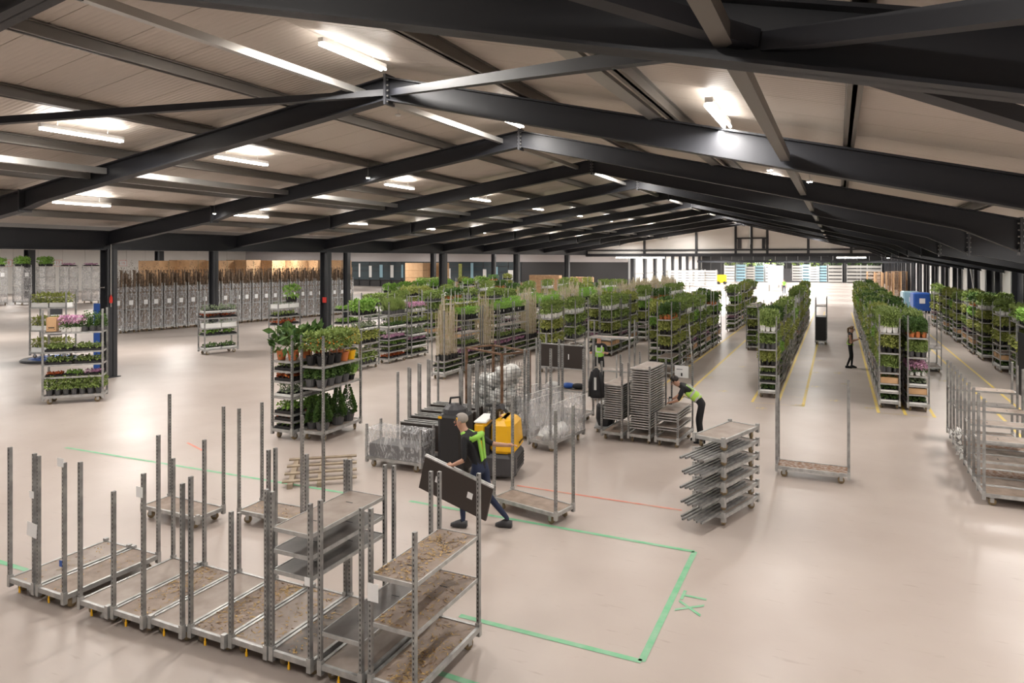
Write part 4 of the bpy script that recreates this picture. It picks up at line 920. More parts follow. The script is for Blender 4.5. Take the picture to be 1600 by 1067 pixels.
for i in range(190):
    lx, ly = r_.uniform(-.2, .2), r_.uniform(-.56, .56); top = 1.32-.25*lx-.45*ly+.12*math.sin(9*ly)
    z = r_.uniform(.28, max(.5, top)) if i % 2 else max(.5, top); q = MB(); q.ball((0, 0, 0), r_.uniform(.09, .15), 7, 5, (r_.uniform(.5, .8), r_.uniform(.8, 1.2), r_.uniform(.7, 1.2)))
    mb.add([(min(.26, max(-.26, v[0]+lx+r_.uniform(-.02, .02))), min(.64, max(-.64, v[1]+ly+r_.uniform(-.02, .02))), max(.22, v[2]+z+r_.uniform(-.02, .02))) for v in q.v], q.f)
o = mb.build('foam_waste', M['foam'], None, cg.location, True, cg.rotation_euler.z); o.scale = cg.scale; tag(o, 'heap of crumpled white foam sheets inside the rusty mesh cage', 'foam waste', None, 'stuff')
# clear film trolley
def filmtrolley(loc, rz, label, H, h):
    o = trolley(loc, rz, H, (), 'plygrey', (1, 1, 1, 1), label, None, True, scale=1.15)
    fm = MB()
    for s in (-1, 1): fm.box(s*.285-.002, s*.285+.002, -.67, .67, .22, h).box(-.285, .285, s*.675-.002, s*.675+.002, .22, h)
    fm.build('plastic_wrap', M['film'], o)
    for s in (-1, 1): MB().tube([(s*.285, -.67, h), (s*.283, 0, h+.02), (s*.285, .67, h)], .007, 5).build('film_edge', M['whiteplastic'], o)
    return o
ft = filmtrolley((-6.0, 15.25), math.radians(-10), 'trolley wrapped in clear film with white foam on its deck', (2.0, 2.05, 1.9, 1.95), .95)
for i in range(5):
    mb = MB().ball((0, 0, 0), .17, 8, 6, (1, 1.2, .7)); mb.v = [(v[0]+r_.uniform(-.03, .03), v[1]+r_.uniform(-.03, .03), v[2]+r_.uniform(-.03, .03)) for v in mb.v]
    tag(mb.build('foam_lump', M['foam'], None, (-6.0+r_.uniform(-.12, .12), 15.0+.2*i-.35, .36), True), 'white foam lump on the deck of the clear film trolley', 'foam', 'foam lumps in the clear film trolley')
filmtrolley((-6.95, 16.0), math.radians(-12), 'second trolley wrapped in clear film, behind the yellow tug', (1.9, 1.9, 2.0, 1.95), .95)
bt = trolley((-6.75, 17.75), math.radians(85), (2.0, 2.0, 2.05, 2.0), [.75], 'plygrey', (1, 1, 1, 1), 'trolley carrying an upright dark brown board between its posts', None, True, scale=1.1)
bd = MB().box(-.02, .02, -.62, .62, 0, .62).mat(1).box(.0201, .022, -.35, -.32, .22, .36).box(.0201, .022, .2, .23, .24, .38).mat(2).box(-.022, .022, -.63, .63, -.015, .01).box(-.022, .022, -.63, .63, .61, .635).build('dark_board', [M['darkboard'], M['paper'], M['galv']], None, (-6.7, 17.38, 1.45), False, math.radians(-95)); tag(bd, 'dark brown board with two white slots held upright above the film trolley', 'board')
for i, (dx, m_, nm) in enumerate(((-.35, 'foam', 'white folded cloth'), (.1, 'blue', 'blue bag'), (.4, 'blackcloth', 'black bag'))):
    mb = MB().ball((0, 0, 0), .17, 8, 6, (1.2, .9, .45)); o = mb.build('folded_bundle', M[m_], None, (-6.75+dx, 17.75, .92), True); tag(o, nm+' lying on the shelf under the upright dark board', 'bundle')
# black bag and grey roller trolley by the film trolley
o = empty('waste_bag_cart', (-5.35, 17.0, 0), .2, 'small cart with a black bag and white filling beside the board stacks', 'cart')
MB().box(-.26, .26, -.3, .3, .1, .14).build('deck', M['galv'], o); MB().lathe([(.2, .14), (.25, .3), (.24, .62), (.2, .68)], 10).build('black_bag', M['blackplastic'], o); MB().ball((0, 0, .7), .17, 8, 6, (1, 1, .5)).build('filling', M['foam'], o, None, True)
for sx, sy in CORN: MB().tube([(sx*.2, sy*.22-.0, .05), (sx*.2+.03, sy*.22, .05)], .05, 8).build('wheel', M['wheel'], o)
for sx in (-1, 1): MB().box(sx*.25-.016, sx*.25+.016, .28, .31, .1, 1.9).build('post', M['galv'], o)
# crosswise queue of trolleys with dark boards behind the grey-haired worker
for i in range(4):
    s = 12.98+i*.62; x = -8.1-.13*i
    o = trolley((x, s), math.radians(93), (1.95, 1.95, 1.9, 1.9), (), 'plygrey', (1, 1, 1, 1) if i else (0, 1, 1, 1), 'trolley with standing dark boards, %s in the queue behind the grey-haired worker' % ORD[i+1], None, True)
    for j in range(3):
        q = MB().box(-.012, .012, -.64, .64, 0, .56).mat(1).box(-.016, .016, -.65, .65, .55, .575).build('dark_board', [M['darkboard'], M['galv']], None, (x, s-.15+.15*j, .217), False, math.radians(93)); tag(q, 'dark shelf board standing on edge on the %s queue trolley, %s from the front' % (ORD[i+1], ORD[j+1]), 'board', 'dark boards in the queue')
# low film-wrapped trolley base
o = trolley((-8.35, 12.2), math.radians(92), .9, (), 'plygrey', (1, 1, 1, 1), 'low trolley tightly wrapped in silvery film beside the grey-haired worker', None, True)
MB().box(-.29, .29, -.685, .685, .23, .80).build('plastic_wrap', M['filmgrey'], o); MB().box(-.25, .25, -.6, .6, .22, .5).build('wrapped_load', M['greypot'], o)
# timber pallet
o = empty('timber_skid', (-9.55, 11.15, 0), math.radians(38), 'low grey timber frame lying on the floor behind the high bare shelves', 'timber frame')
for i in range(3): MB().box(-.05, .05, -.9, .9, 0, .09).build('bearer', M['timber'], o, (-.55+.55*i, 0, 0))
for i in range(4): MB().box(-.7, .7, -.06, .06, .09, .12).build('plank', M['timber'], o, (0, -.75+.5*i, 0))
# black jacket on the left board stack post
jk = MB().lathe([(.03, .72), (.1, .66), (.13, .5), (.15, .2), (.17, 0)], 12)
jk.v = [(v[0]*.9, v[1]*.55, v[2]) for v in jk.v]
o = jk.build('black_jacket', M['blackcloth'], None, (-5.27, 16.0, 1.02), True); tag(o, 'black jacket hanging on the post of the left board stack', 'jacket'); MB().box(-.03, .03, -.095, -.085, .2, .5).build('reflective_strip', M['reflect'], o)
for s_ in (-1, 1): MB().tube([(s_*.09, 0, .62), (s_*.15, 0, .35), (s_*.16, .0, .02)], [.05, .05, .045], 8).build('sleeve', M['blackcloth'], o, None, True)
# notice board sheet at the bending worker
o = MB().box(-.17, .17, -.003, .003, 0, .3).mat(1).box(-.02, .02, -.004, -.0031, .04, .12).box(-.13, .02, -.004, -.0031, .2, .215).build('notice_sheet', [M['paper'], M['rubber']], None, (-3.5, 17.36, 1.42)); tag(o, 'white notice sheet on the post above the low board stack', 'paper')
# step ladder
o = empty('step_ladder', (-5.3, 27.4, 0), math.radians(20), 'grey step ladder leaning by the trolleys left of the centre aisle', 'ladder')
for s_ in (-1, 1): MB().bar((s_*.2, 0, 0), (s_*.15, .55, 1.75), .05, .03).build('stile', M['galv'], o); MB().bar((s_*.2, 1.0, 0), (s_*.15, .58, 1.75), .03, .03).build('rear_leg', M['galv'], o)
for i in range(6): MB().box(-.18, .18, .08*i+.05, .08*i+.13, .26*i+.2, .26*i+.23).build('step', M['galv'], o)
MB().bar((.15, .55, 1.75), (.15, .62, 2.3), .02).build('handrail', M['galv'], o)
# tall empty trolley near the standing worker
trolley((-6.3, 20.6), math.radians(88), (2.5, 2.5, 2.4, 2.5), [(1.95, 'plygrey'), (.95, 'plygrey')], 'plygrey', (1, 1, 1, 1), 'tall trolley with a bare high shelf in front of the standing worker', None, True)
trolley((3.35, 31.6), 0, (2.3, 2.3, 2.3, 2.3), [.9], 'ply', (1, 1, 1, 1), 'nearly empty trolley right of the double trolley block', None, True)
o = trolley((-.74, 39.0), 0, 2.4, [1.95], 'plygrey', (1, 1, 1, 1), 'trolley with a black wrapped load alone in the wide aisle', None, True); MB().box(-.25, .25, -.6, .6, .21, 1.4).build('black_load', M['blackplastic'], o)
o = MB().box(-.03, .03, -.3, .3, 0, 2.0).build('black_board', M['blackplastic'], None, (5.35, 26.9, 0), False, .1); tag(o, 'tall black board standing by the wall side trolleys', 'board')
# ---- yellow tow tractor
tg = empty('tow_tractor', (-6.22, 12.62, 0), math.radians(12), 'yellow and charcoal electric tow tractor with a tiller', 'tow tractor')
def rbox(x0, x1, y0, y1, z0, z1, b=.08, tap=0):
    mb = MB(); pr = []
    for z, q in ((z0, b*.4), (z0+b*.5, 0), (z1-b, 0), (z1-b*.3, b*.5), (z1, b*1.2)):
        f = tap*(z-z0)/(z1-z0); a0, a1, c0, c1 = x0+q+f, x1-q-f, y0+q+f*.3, y1-q-f*1.2
        pr.append([(a0+b, c0, z), (a1-b, c0, z), (a1, c0+b, z), (a1, c1-b, z), (a1-b, c1, z), (a0+b, c1, z), (a0, c1-b, z), (a0, c0+b, z)])
    v = [p for ring in pr for p in ring]; f = []
    for i in range(len(pr)-1):
        for k in range(8): f.append((i*8+k, i*8+(k+1) % 8, i*8+8+(k+1) % 8, i*8+8+k))
    f += [tuple(range(8))[::-1], tuple(len(v)-8+k for k in range(8))]
    return mb.add(v, f)
rbox(-.42, .42, -.45, .5, .08, .55, .1).build('lower_body', M['charcoal'], tg)
rbox(-.12, .42, -.44, .5, .53, 1.2, .12, .05).build('hood', M['yellowplastic'], tg)
rbox(-.42, -.17, -.42, .3, .2, 1.12, .05).build('side_panel', M['yellowplastic'], tg)
MB().box(-.19, -.1, -.43, .4, .5, 1.05).build('recess', M['rubber'], tg)
rbox(-.42, -.16, -.43, .3, 1.12, 1.16, .02).build('tray_top', M['whiteplastic'], tg)
MB().tube([(-.1, .0, 1.15), (-.05, -.1, 1.35), (.12, -.2, 1.42)], [.1, .09, .07], 8).build('tiller_arm', M['charcoal'], tg); MB().tube([(-.25, -.1, 1.42), (.05, -.18, 1.45), (.2, -.15, 1.3)], .035, 8).build('tiller_grip', M['rubber'], tg)
MB().ball((.05, -.1, 1.2), .03, 8, 6).build('emergency_button', M['rline'], tg)
for i in range(4): MB().box(.425, .43, -.2, .4, .2+.06*i, .23+.06*i).build('vent_slot', M['rubber'], tg)
text_mesh('side_lettering', 'Jungheinrich', .085, M['rubber'], tg, (.424, .14, .68), (math.pi/2, 0, math.pi/2))
for sx in (-.3, .3): MB().tube([(sx-.05, .0, .1), (sx+.05, .0, .1)], .1, 14).build('wheel', M['rubber'], tg)
# black lift truck behind the worker
bt = empty('lift_truck', (-7.1, 12.35, 0), .1, 'black lift truck with a hand grip behind the grey-haired worker', 'truck')
rbox(-.28, .28, -.3, .35, .06, 1.25, .08).build('body', M['blackplastic'], bt); MB().lathe([(.26, 1.22), (.24, 1.32), (.14, 1.4), (.05, 1.42)], 14).build('dome', M['charcoal'], bt); MB().tube([(-.12, 0, 1.38), (-.1, 0, 1.52), (.1, 0, 1.55), (.13, 0, 1.38)], .025, 8).build('hand_grip', M['rubber'], bt)
for sx in (-.2, .2): MB().box(sx-.04, sx+.04, -.31, -.302, 1.15, 1.2).build('yellow_mark', M['yellowplastic'], bt)
for sx in (-.18, .18): MB().tube([(sx-.03, .0, .06), (sx+.03, .0, .06)], .06, 10).build('wheel', M['rubber'], bt)
# boards carried by the worker
for i in range(2):
    o = MB().box(-.018, .018, -.66, .66, -.27, .27).mat(1).box(-.02, .02, -.67, .67, .27, .29).mat(2).box(.0181, .0195, -.38, -.28, -.05, .05).box(.0181, .0195, .25, .35, -.05, .05).build('dark_board', [M['darkboard'], M['galv'], M['paper']], None, (-5.52-.03*i, 9.60+.07*i, .73)); o.rotation_euler = (-.24, 0, math.radians(-94)); tag(o, ['dark board with white labels carried by the grey-haired worker, outer one', 'dark board carried by the grey-haired worker, inner one'][i], 'board')
# ================================================================ FAR HALL
def rack(x, y, label, mat, n=6, w__=2.2, h=2.6, top='l1', rz=0):
    o = empty('stacked_rack', (x, y, 0), rz, label, 'rack', 'racks in the far hall')
    for sx in (-1, 1):
        for sy in (-1, 1): MB().box(sx*w__/2-.04, sx*w__/2+.04, sy*.5-.04, sy*.5+.04, 0, h).build('post', M['galv'], o)
    for i in range(n): MB().box(-w__/2, w__/2, -.5, .5, .15+i*(h-.2)/n, .15+i*(h-.2)/n+(h-.2)/n*.7).build('crate_layer', M[mat], o)
    if top: b_ = bush(90, w__*1.05, 1.1, .5, h-.1, .3, .2, int(x*7+y) % 50); b_.build('plants', M[top], o)
    return o
i = 0
for px in (1140, 1158, 1172, 1186, 1204, 1216, 1246, 1258, 1272, 1284):
    x, y = fl(px, 441); i += 1; rack(x, y, 'pale crate rack with greenery on top in the far hall, %s from the left' % ORD[i], ['bluelight', 'white', 'bluelight', 'zinc'][i % 4], 6, 1.7, 3.0+.2*(i % 3), 'l1' if i % 2 else 'l5')
for px, py in ((1305, 442), (1334, 442), (1350, 442), (1366, 442.5)):
    x, y = fl(px, py); i += 1; rack(x, y, 'plant rack before the dark back wall, %s from the left' % ORD[i-10], 'zinc', 5, 2.2, 3.3, 'l3')
for k_, px in enumerate((1055, 1072, 1090, 1108)):
    x, y = fl(px, 447); rack(x, y, 'white crate rack along the bright far wall, %s from the left' % ORD[k_+1], 'white', 6, 2.2, 2.6, None)
x, y = fl(1128, 444); o = empty('yellow_cart', (x, y, 0), 0, 'small yellow vehicle in the far hall', 'vehicle'); MB().box(-.7, .7, -.6, .6, .25, 1.6).build('body', M['yellowplastic'], o); MB().box(-.9, -.7, -.6, .6, .25, 2.2).build('mast', M['charcoal'], o)
for sx in (-.5, .5): MB().tube([(sx, -.62, .25), (sx, .62, .25)], .25, 10).build('wheel', M['rubber'], o)
x, y = fl(1212, 455); o = empty('white_machine', (x, y, 0), 0, 'white machine beside the distant person in green', 'machine'); MB().box(-.9, .9, -.7, .7, .9, 3.4).build('housing', M['whiteplastic'], o)
for sx, sy in CORN: MB().box(sx*.8-.06, sx*.8+.06, sy*.6-.06, sy*.6+.06, 0, .9).build('leg', M['zinc'], o)
x, y = fl(1238, 449); o = empty('conveyor_frame', (x, y, 0), 0, 'dark conveyor frame behind the distant person in green', 'conveyor'); MB().box(-2, 2, -.5, .5, .8, 1.0).build('belt', M['charcoal'], o); MB().box(-1.5, -.2, -.4, .4, 1.0, 2.8).build('cabinet', M['charcoal'], o)
for sx, sy in CORN: MB().box(sx*1.9-.06, sx*1.9+.06, sy*.4-.06, sy*.4+.06, 0, .8).build('leg', M['zinc'], o)
# pallet stacks near the right wall
for j, (px, n) in enumerate(((1366, 16), (1381, 15), (1396, 16), (1411, 16))):
    x, y = fl(px, 464-.5*(j % 2)); x = min(x, 6.55); y += 1.8*(j % 2)
    for q in range(n): pallet((x, y, q*.146*1.22), math.pi/2, 'wooden pallet in the tall pallet stack by the dark wall, %s stack from the left' % ORD[j+1], 'pallets in the tall stacks').scale = (1.3, 1.3, 1.22)
# blue wheeled bins
for j, (px, py, m_, nm) in enumerate(((1422, 486, 'bluelight', 'pale blue wheeled bin beside the dark blue one'), (1438, 489, 'blue', 'dark blue wheeled container by the wall side trolleys'))):
    x, y = fl(px, py); o = empty('wheeled_bin', (x, y, 0), .1, nm, 'bin'); rbox(-.62, .62, -.7, .7, .2, 1.65, .1).build('body', M[m_], o)
    MB().box(-.2, .2, -.72, -.71, .8, 1.2).build('label', M['paper'], o)
    for sx, sy in CORN: MB().tube([(sx*.5-.05, sy*.5, .1), (sx*.5+.05, sy*.5, .1)], .1, 8).build('wheel', M['rubber'], o)
mb = MB().ball((0, 0, 0), .5, 8, 5, (1.6, 1, .5)); x, y = fl(1425, 484); o = mb.build('brown_sack', M['carton'], None, (x, y+1.2, .25), True); tag(o, 'brown sack heap behind the blue bins', 'sack')
# ================================================================ PEOPLE
def skinmesh(name, J, E, mats, bonemat, sub=2):
    """J: name->(pos, radius[, radius_y]); E: list of (a,b); bonemat: (a,b)->material index"""
    names = list(J); idx = {n: i for i, n in enumerate(names)}
    me = bpy.data.meshes.new(name+'_cage'); me.from_pydata([J[n][0] for n in names], [(idx[a], idx[b]) for a, b in E], [])
    o = bpy.data.objects.new(name+'_cage', me); C.objects.link(o)
    m = o.modifiers.new('skin', 'SKIN'); m.use_smooth_shade = True
    sk = me.skin_vertices[0].data
    for i, n in enumerate(names):
        r = J[n][1]; ry = J[n][2] if len(J[n]) > 2 else r
        sk[i].radius = (r, ry); sk[i].use_root = (i == 0)
    s = o.modifiers.new('sub', 'SUBSURF'); s.levels = sub; s.render_levels = sub
    dg = bpy.context.evaluated_depsgraph_get(); out = bpy.data.meshes.new_from_object(o.evaluated_get(dg)); out.name = name
    C.objects.unlink(o); bpy.data.objects.remove(o); bpy.data.meshes.remove(me)
    out.materials.clear()
    for q in mats: out.materials.append(q)
    segs = [(Vector(J[a][0]), Vector(J[b][0]), bonemat.get((a, b), 0)) for a, b in E]
    for p in out.polygons:
        c = p.center; best = (1e9, 0)
        for a, b, mi in segs:
            d = b-a; t = max(0, min(1, (c-a).dot(d)/max(1e-9, d.length_squared))); q = (c-(a+d*t)).length
            if q < best[0]: best = (q, mi)
        p.material_index = best[1]; p.use_smooth = True
    return out
def hand(mb, w, d, side, curl=.6, s=1.0):
    """five tapering fingers from wrist point w along d; side = thumb direction"""
    w = Vector(w); d = Vector(d).normalized(); sd = Vector(side).normalized(); n = d.cross(sd).normalized()
    for k, (o_, l) in enumerate(((.030, .075), (.010, .085), (-.010, .08), (-.030, .062))):
        a = w+d*.075*s+sd*o_*s; b = a+(d*.9+n*curl*.4).normalized()*l*.5*s; c = b+(d*.5+n*curl).normalized()*l*.5*s
        mb.tube([a-d*.03, a, b, c], [.009*s, .0095*s, .0085*s, .006*s], 6)
    a = w+d*.03*s+sd*.035*s; b = a+(sd*.8+d*.6).normalized()*.04*s; c = b+(d*.9+n*.4*curl).normalized()*.035*s
    mb.tube([a-sd*.02, a, b, c], [.011*s, .012*s, .010*s, .007*s], 6)
def person(name, label, loc, rz, J, cloth, hairm, hair='short', vest=None, scale=1.0, extra=None):
    """local frame: +y is the way the figure faces. cloth: dict torso/arm/fore/leg material keys"""
    root = empty(name, (loc[0], loc[1], 0), rz, label, 'person'); root.scale = (scale,)*3
    mats = [M['skin'], M[cloth['torso']], M[cloth['leg']], M['blackcloth'], M[cloth['arm']]]
    E = [('pelvis', 'waist'), ('waist', 'chest'), ('chest', 'neck'), ('neck', 'jaw'), ('jaw', 'crown')]
    BM = {('pelvis', 'waist'): 1, ('waist', 'chest'): 1, ('chest', 'neck'): 1}
    for s in 'LR':
        E += [('pelvis', 'hip'+s), ('hip'+s, 'knee'+s), ('knee'+s, 'ankle'+s), ('ankle'+s, 'toe'+s), ('chest', 'sho'+s), ('sho'+s, 'elb'+s), ('elb'+s, 'wri'+s), ('wri'+s, 'palm'+s)]
        BM.update({('pelvis', 'hip'+s): 2, ('hip'+s, 'knee'+s): 2, ('knee'+s, 'ankle'+s): 2, ('ankle'+s, 'toe'+s): 3, ('chest', 'sho'+s): 1, ('sho'+s, 'elb'+s): 4})
    R_ = dict(pelvis=(.15, .11), waist=(.135, .1), chest=(.16, .115), neck=(.055, .055), jaw=(.068, .078), crown=(.078, .092))
    for s in 'LR': R_.update({'hip'+s: (.085, .085), 'knee'+s: (.058, .058), 'ankle'+s: (.04, .04), 'toe'+s: (.035, .03), 'sho'+s: (.062, .06), 'elb'+s: (.043, .043), 'wri'+s: (.028, .03), 'palm'+s: (.022, .04)})
    J2 = {n: (tuple(J[n]), *R_[n]) for n in ['pelvis', 'waist', 'chest', 'neck', 'jaw', 'crown']+[a+s for s in 'LR' for a in ('hip', 'knee', 'ankle', 'toe', 'sho', 'elb', 'wri', 'palm')]}
    me = skinmesh('body', J2, E, mats, BM)
    body = link('body', me, root)
    for s in 'LR':
        mb = MB(); w = Vector(J['wri'+s]); d = Vector(J['palm'+s])-w; hand(mb, w, d, Vector((1 if s == 'L' else -1, 0, .3)) if abs(d.normalized().x) < .8 else Vector((0, 0, 1)), .5)
        mb.build('fingers', M['skin'] if not cloth.get('glove') else M['blackcloth'], root, None, True)
    # head frame
    jaw, cr = Vector(J['jaw']), Vector(J['crown']); up = (cr-jaw).normalized(); f = Vector(J['face']).normalized(); f = (f-up*f.dot(up)).normalized(); sd = f.cross(up)
    mid = (jaw+cr)/2
    def hp(a, b, c): return mid+sd*a+f*b+up*c
    mb = MB(); mb.tube([hp(0, .082, .03), hp(0, .104, -.012), hp(0, .088, -.022)], [.008, .014, .008], 6); mb.build('nose', M['skin'], root, None, True)
    for s in (-1, 1):
        MB().ball(hp(s*.032, .084, .028), .011, 6, 4).build('eye', M['rubber'], root); MB().ball(hp(s*.078, -.005, .0), .026, 8, 5, (.5, .8, 1.1)).build('ear', M['skin'], root, None, True)
    MB().tube([hp(-.024, .088, -.052), hp(0, .093, -.055), hp(.024, .088, -.052)], .006, 5).build('mouth', M['rline'], root)
    hb = MB(); r = random.Random(1)
    c0 = hp(0, -.018, .045)
    hb.ball((0, 0, 0), 1, 14, 10)
    vs = []
    for v in hb.v:
        lift = 1.0 if v[2] > -.35 else .9
        k = (.088, .105, .092)
        yy = v[1]
        if yy > .45 and v[2] < .35: yy = .45
        if v[2] < -.75: v = (v[0], v[1], -.75)
        vs.append(tuple(c0+sd*v[0]*k[0]+f*yy*k[1]+up*v[2]*k[2]*lift))
    hb.v = vs; hb.build('hair', M[hairm], root, None, True)
    if hair == 'pony':
        MB().tube([hp(0, -.1, .06), hp(0, -.16, .0), hp(.0, -.15, -.14), hp(0, -.12, -.26)], [.03, .045, .035, .012], 8).build('ponytail', M[hairm], root, None, True)
    if vest:
        vm, band = vest
        VJ = {'waist0': (tuple(Vector(J['pelvis'])*.75+Vector(J['waist'])*.25), .17, .13), 'waist': (tuple(J['waist']), .165, .128), 'chest': (tuple(J['chest']), .178, .135), 'top': (tuple(Vector(J['chest'])*.35+Vector(J['neck'])*.65), .10, .085)}
        E2 = [('waist0', 'waist'), ('waist', 'chest'), ('chest', 'top')]
        for s in 'LR':
            VJ['s'+s] = (tuple(Vector(J['chest'])*.25+Vector(J['sho'+s])*.75), .075, .078); E2.append(('chest', 's'+s))
        link('vest', skinmesh('vest', VJ, E2, [M[vm]], {}), root)
        if band:
            a, b = Vector(J['pelvis']), Vector(J['chest']); ax = (b-a).normalized(); s_ = (Vector(J['shoR'])-Vector(J['shoL'])); s_ = (s_-ax*s_.dot(ax)).normalized(); n_ = s_.cross(ax)
            for t, kx, ky in ((.30, .152, .118), (.62, .162, .126)):
                c = a+(b-a)*t; mb = MB(); N = 28; ring = []
                for z in (-.024, .024):
                    for i in range(N): an = 2*math.pi*i/N; ring.append(c+s_*math.cos(an)*kx+n_*math.sin(an)*ky+ax*z)
                mb.add(ring, [(i, (i+1) % N, N+(i+1) % N, N+i) for i in range(N)]); mb.build('reflective_band', M['reflect'], root, None, True)
            for sgn in (-1, 1):
                pts = []
                mb = MB(); o1 = n_*.142
                for side in (1, -1):
                    p0 = a+(b-a)*.62+s_*sgn*.085+n_*side*.122; p1 = b+s_*sgn*.09+n_*side*.128; p2 = b+(Vector(J['neck'])-b)*.6+s_*sgn*.085+n_*side*.03
                    mb.bar(p0, p1, .045, .006, up=tuple(n_)); mb.bar(p1, p2, .045, .006, up=tuple(n_))
                mb.build('shoulder_band', M['reflect'], root)
    for s in 'LR':
        t_, an = Vector(J['toe'+s]), Vector(J['ankle'+s]); d = (t_-an); d.z = 0; d = d.normalized(); pd = Vector((d.y, -d.x, 0))
        h0 = an-d*.06; e = an+d*.2; zb = min(an.z-.07, t_.z-.03)
        mb = MB(); q = []
        for pnt, wd, zt_ in ((h0, .038, zb+.09), (an+d*.06, .046, zb+.1), (an+d*.14, .05, zb+.065), (e, .028, zb+.04)):
            q.append([pnt-pd*wd, pnt+pd*wd, pnt+pd*wd*.8, pnt-pd*wd*.8]); 
            for kk, zz in enumerate((zb, zb, zt_, zt_)): q[-1][kk] = (q[-1][kk].x, q[-1][kk].y, zz)
        v = [p for g in q for p in g]; fc = []
        for i in range(3):
            for k in range(4): fc.append((i*4+k, i*4+(k+1) % 4, i*4+4+(k+1) % 4, i*4+4+k))
        fc += [(3, 2, 1, 0), (12, 13, 14, 15)]
        mb.add(v, fc); mb.build('shoe', M[cloth.get('shoe', 'blackcloth')], root, None, True)
    if extra: extra(root)
    return root
def stand(**kw):
    J = dict(pelvis=(0, 0, .96), waist=(0, .01, 1.1), chest=(0, .0, 1.34), neck=(0, .01, 1.5), jaw=(0, .045, 1.585), crown=(0, .03, 1.70), face=(0, 1, 0),
             hipL=(-.1, 0, .9), kneeL=(-.11, .03, .5), ankleL=(-.12, -.02, .09), toeL=(-.13, .13, .035), hipR=(.1, 0, .9), kneeR=(.11, .03, .5), ankleR=(.12, -.02, .09), toeR=(.13, .13, .035),
             shoL=(-.19, 0, 1.41), elbL=(-.23, -.02, 1.13), wriL=(-.24, .08, .88), palmL=(-.24, .1, .8), shoR=(.19, 0, 1.41), elbR=(.23, -.02, 1.13), wriR=(.24, .08, .88), palmR=(.24, .1, .8))
    J.update(kw); return J
# standing worker in hi-vis, looking down at a trolley
person('person', 'worker in a hi-vis vest standing with both arms forward behind the board stacks', (-7.25, 22.3), math.pi+.25, stand(jaw=(0, .07, 1.58), crown=(0, .09, 1.69), face=(0, 1, -.5), elbL=(-.27, .1, 1.15), wriL=(-.2, .3, 1.2), palmL=(-.18, .37, 1.21), elbR=(.27, .1, 1.15), wriR=(.2, .3, 1.2), palmR=(.18, .37, 1.21)), dict(torso='blackcloth', arm='blackcloth', leg='blackcloth'), 'darkhair', vest=('hivis2', True), scale=1.05)
# bending worker
def scanner(root):
    o = MB().box(-.04, .04, -.02, .02, -.1, .1).mat(1).box(-.03, .03, -.0215, -.0201, -.05, .08).build('hand_scanner', [M['charcoal'], M['paper']], None, (-3.62, 16.62, .98)); o.rotation_euler = (.5, 0, .3); tag(o, 'small dark hand scanner held by the bending worker', 'scanner')
person('person', 'dark-haired worker in a yellow hi-vis vest bending over the low board stack', (-2.98, 16.85), math.pi/2+.12,
       stand(pelvis=(0, -.06, .93), waist=(0, .08, 1.03), chest=(0, .30, 1.18), neck=(0, .43, 1.29), jaw=(0, .50, 1.30), crown=(0, .58, 1.40), face=(0, .8, -.7), hipL=(-.1, -.06, .88), hipR=(.1, -.06, .88), kneeL=(-.11, -.02, .48), kneeR=(.11, .04, .49), ankleL=(-.12, -.08, .09), toeL=(-.13, .07, .035), ankleR=(.11, .0, .09), toeR=(.12, .15, .035),
             shoL=(-.18, .34, 1.24), elbL=(-.22, .44, .98), wriL=(-.16, .58, .90), palmL=(-.15, .65, .89), shoR=(.18, .34, 1.24), elbR=(.22, .46, 1.0), wriR=(.12, .58, .93), palmR=(.1, .64, .92)), dict(torso='blackcloth', arm='blackcloth', leg='blackcloth'), 'darkhair', vest=('hivis', True), scale=1.05, extra=scanner)
# woman
def dev(root):
    a = MB().box(-.035, .035, -.012, .012, -.07, .07).build('handheld_device', M['charcoal'], None, (.83, 30.75, 1.20)); a.rotation_euler = (.9, 0, -1.3); tag(a, 'dark handheld device held by the woman in the aisle', 'device')
    for s_ in (-1, 1): MB().bar((s_*.15, -.02, 1.36), (-s_*.02, -.135, 1.02), .03, .01).build('strap', M['hivis'], root)
    mb = MB(); N = 24; ring = [(math.cos(2*math.pi*i/N)*.155, math.sin(2*math.pi*i/N)*.12, 1.0+z-.02*math.sin(2*math.pi*i/N)) for z in (-.02, .02) for i in range(N)]
    mb.add(ring, [(i, (i+1) % N, N+(i+1) % N, N+i) for i in range(N)]); mb.build('belt', M['hivis'], root)
person('person', 'woman in black with a ponytail and hi-vis belt looking at a device', (.48, 30.8), -math.pi/2-.1, stand(jaw=(0, .07, 1.58), crown=(0, .08, 1.69), face=(0, 1, -.45), kneeL=(-.1, .06, .5), ankleL=(-.1, .04, .09), toeL=(-.1, .19, .035), ankleR=(.1, -.12, .09), toeR=(.12, .03, .035), elbL=(-.22, .04, 1.14), wriL=(-.1, .25, 1.2), palmL=(-.06, .31, 1.23), elbR=(.22, .04, 1.14), wriR=(.1, .25, 1.2), palmR=(.06, .31, 1.23)), dict(torso='blackcloth', arm='skin', leg='blackcloth'), 'brownhair', 'pony', scale=.95, extra=dev)
# distant person
person('person', 'distant person in a green top in the far bright hall', fl(1225, 458.5), math.pi, stand(), dict(torso='hivis2', arm='hivis2', leg='navy'), 'darkhair', scale=1.0)
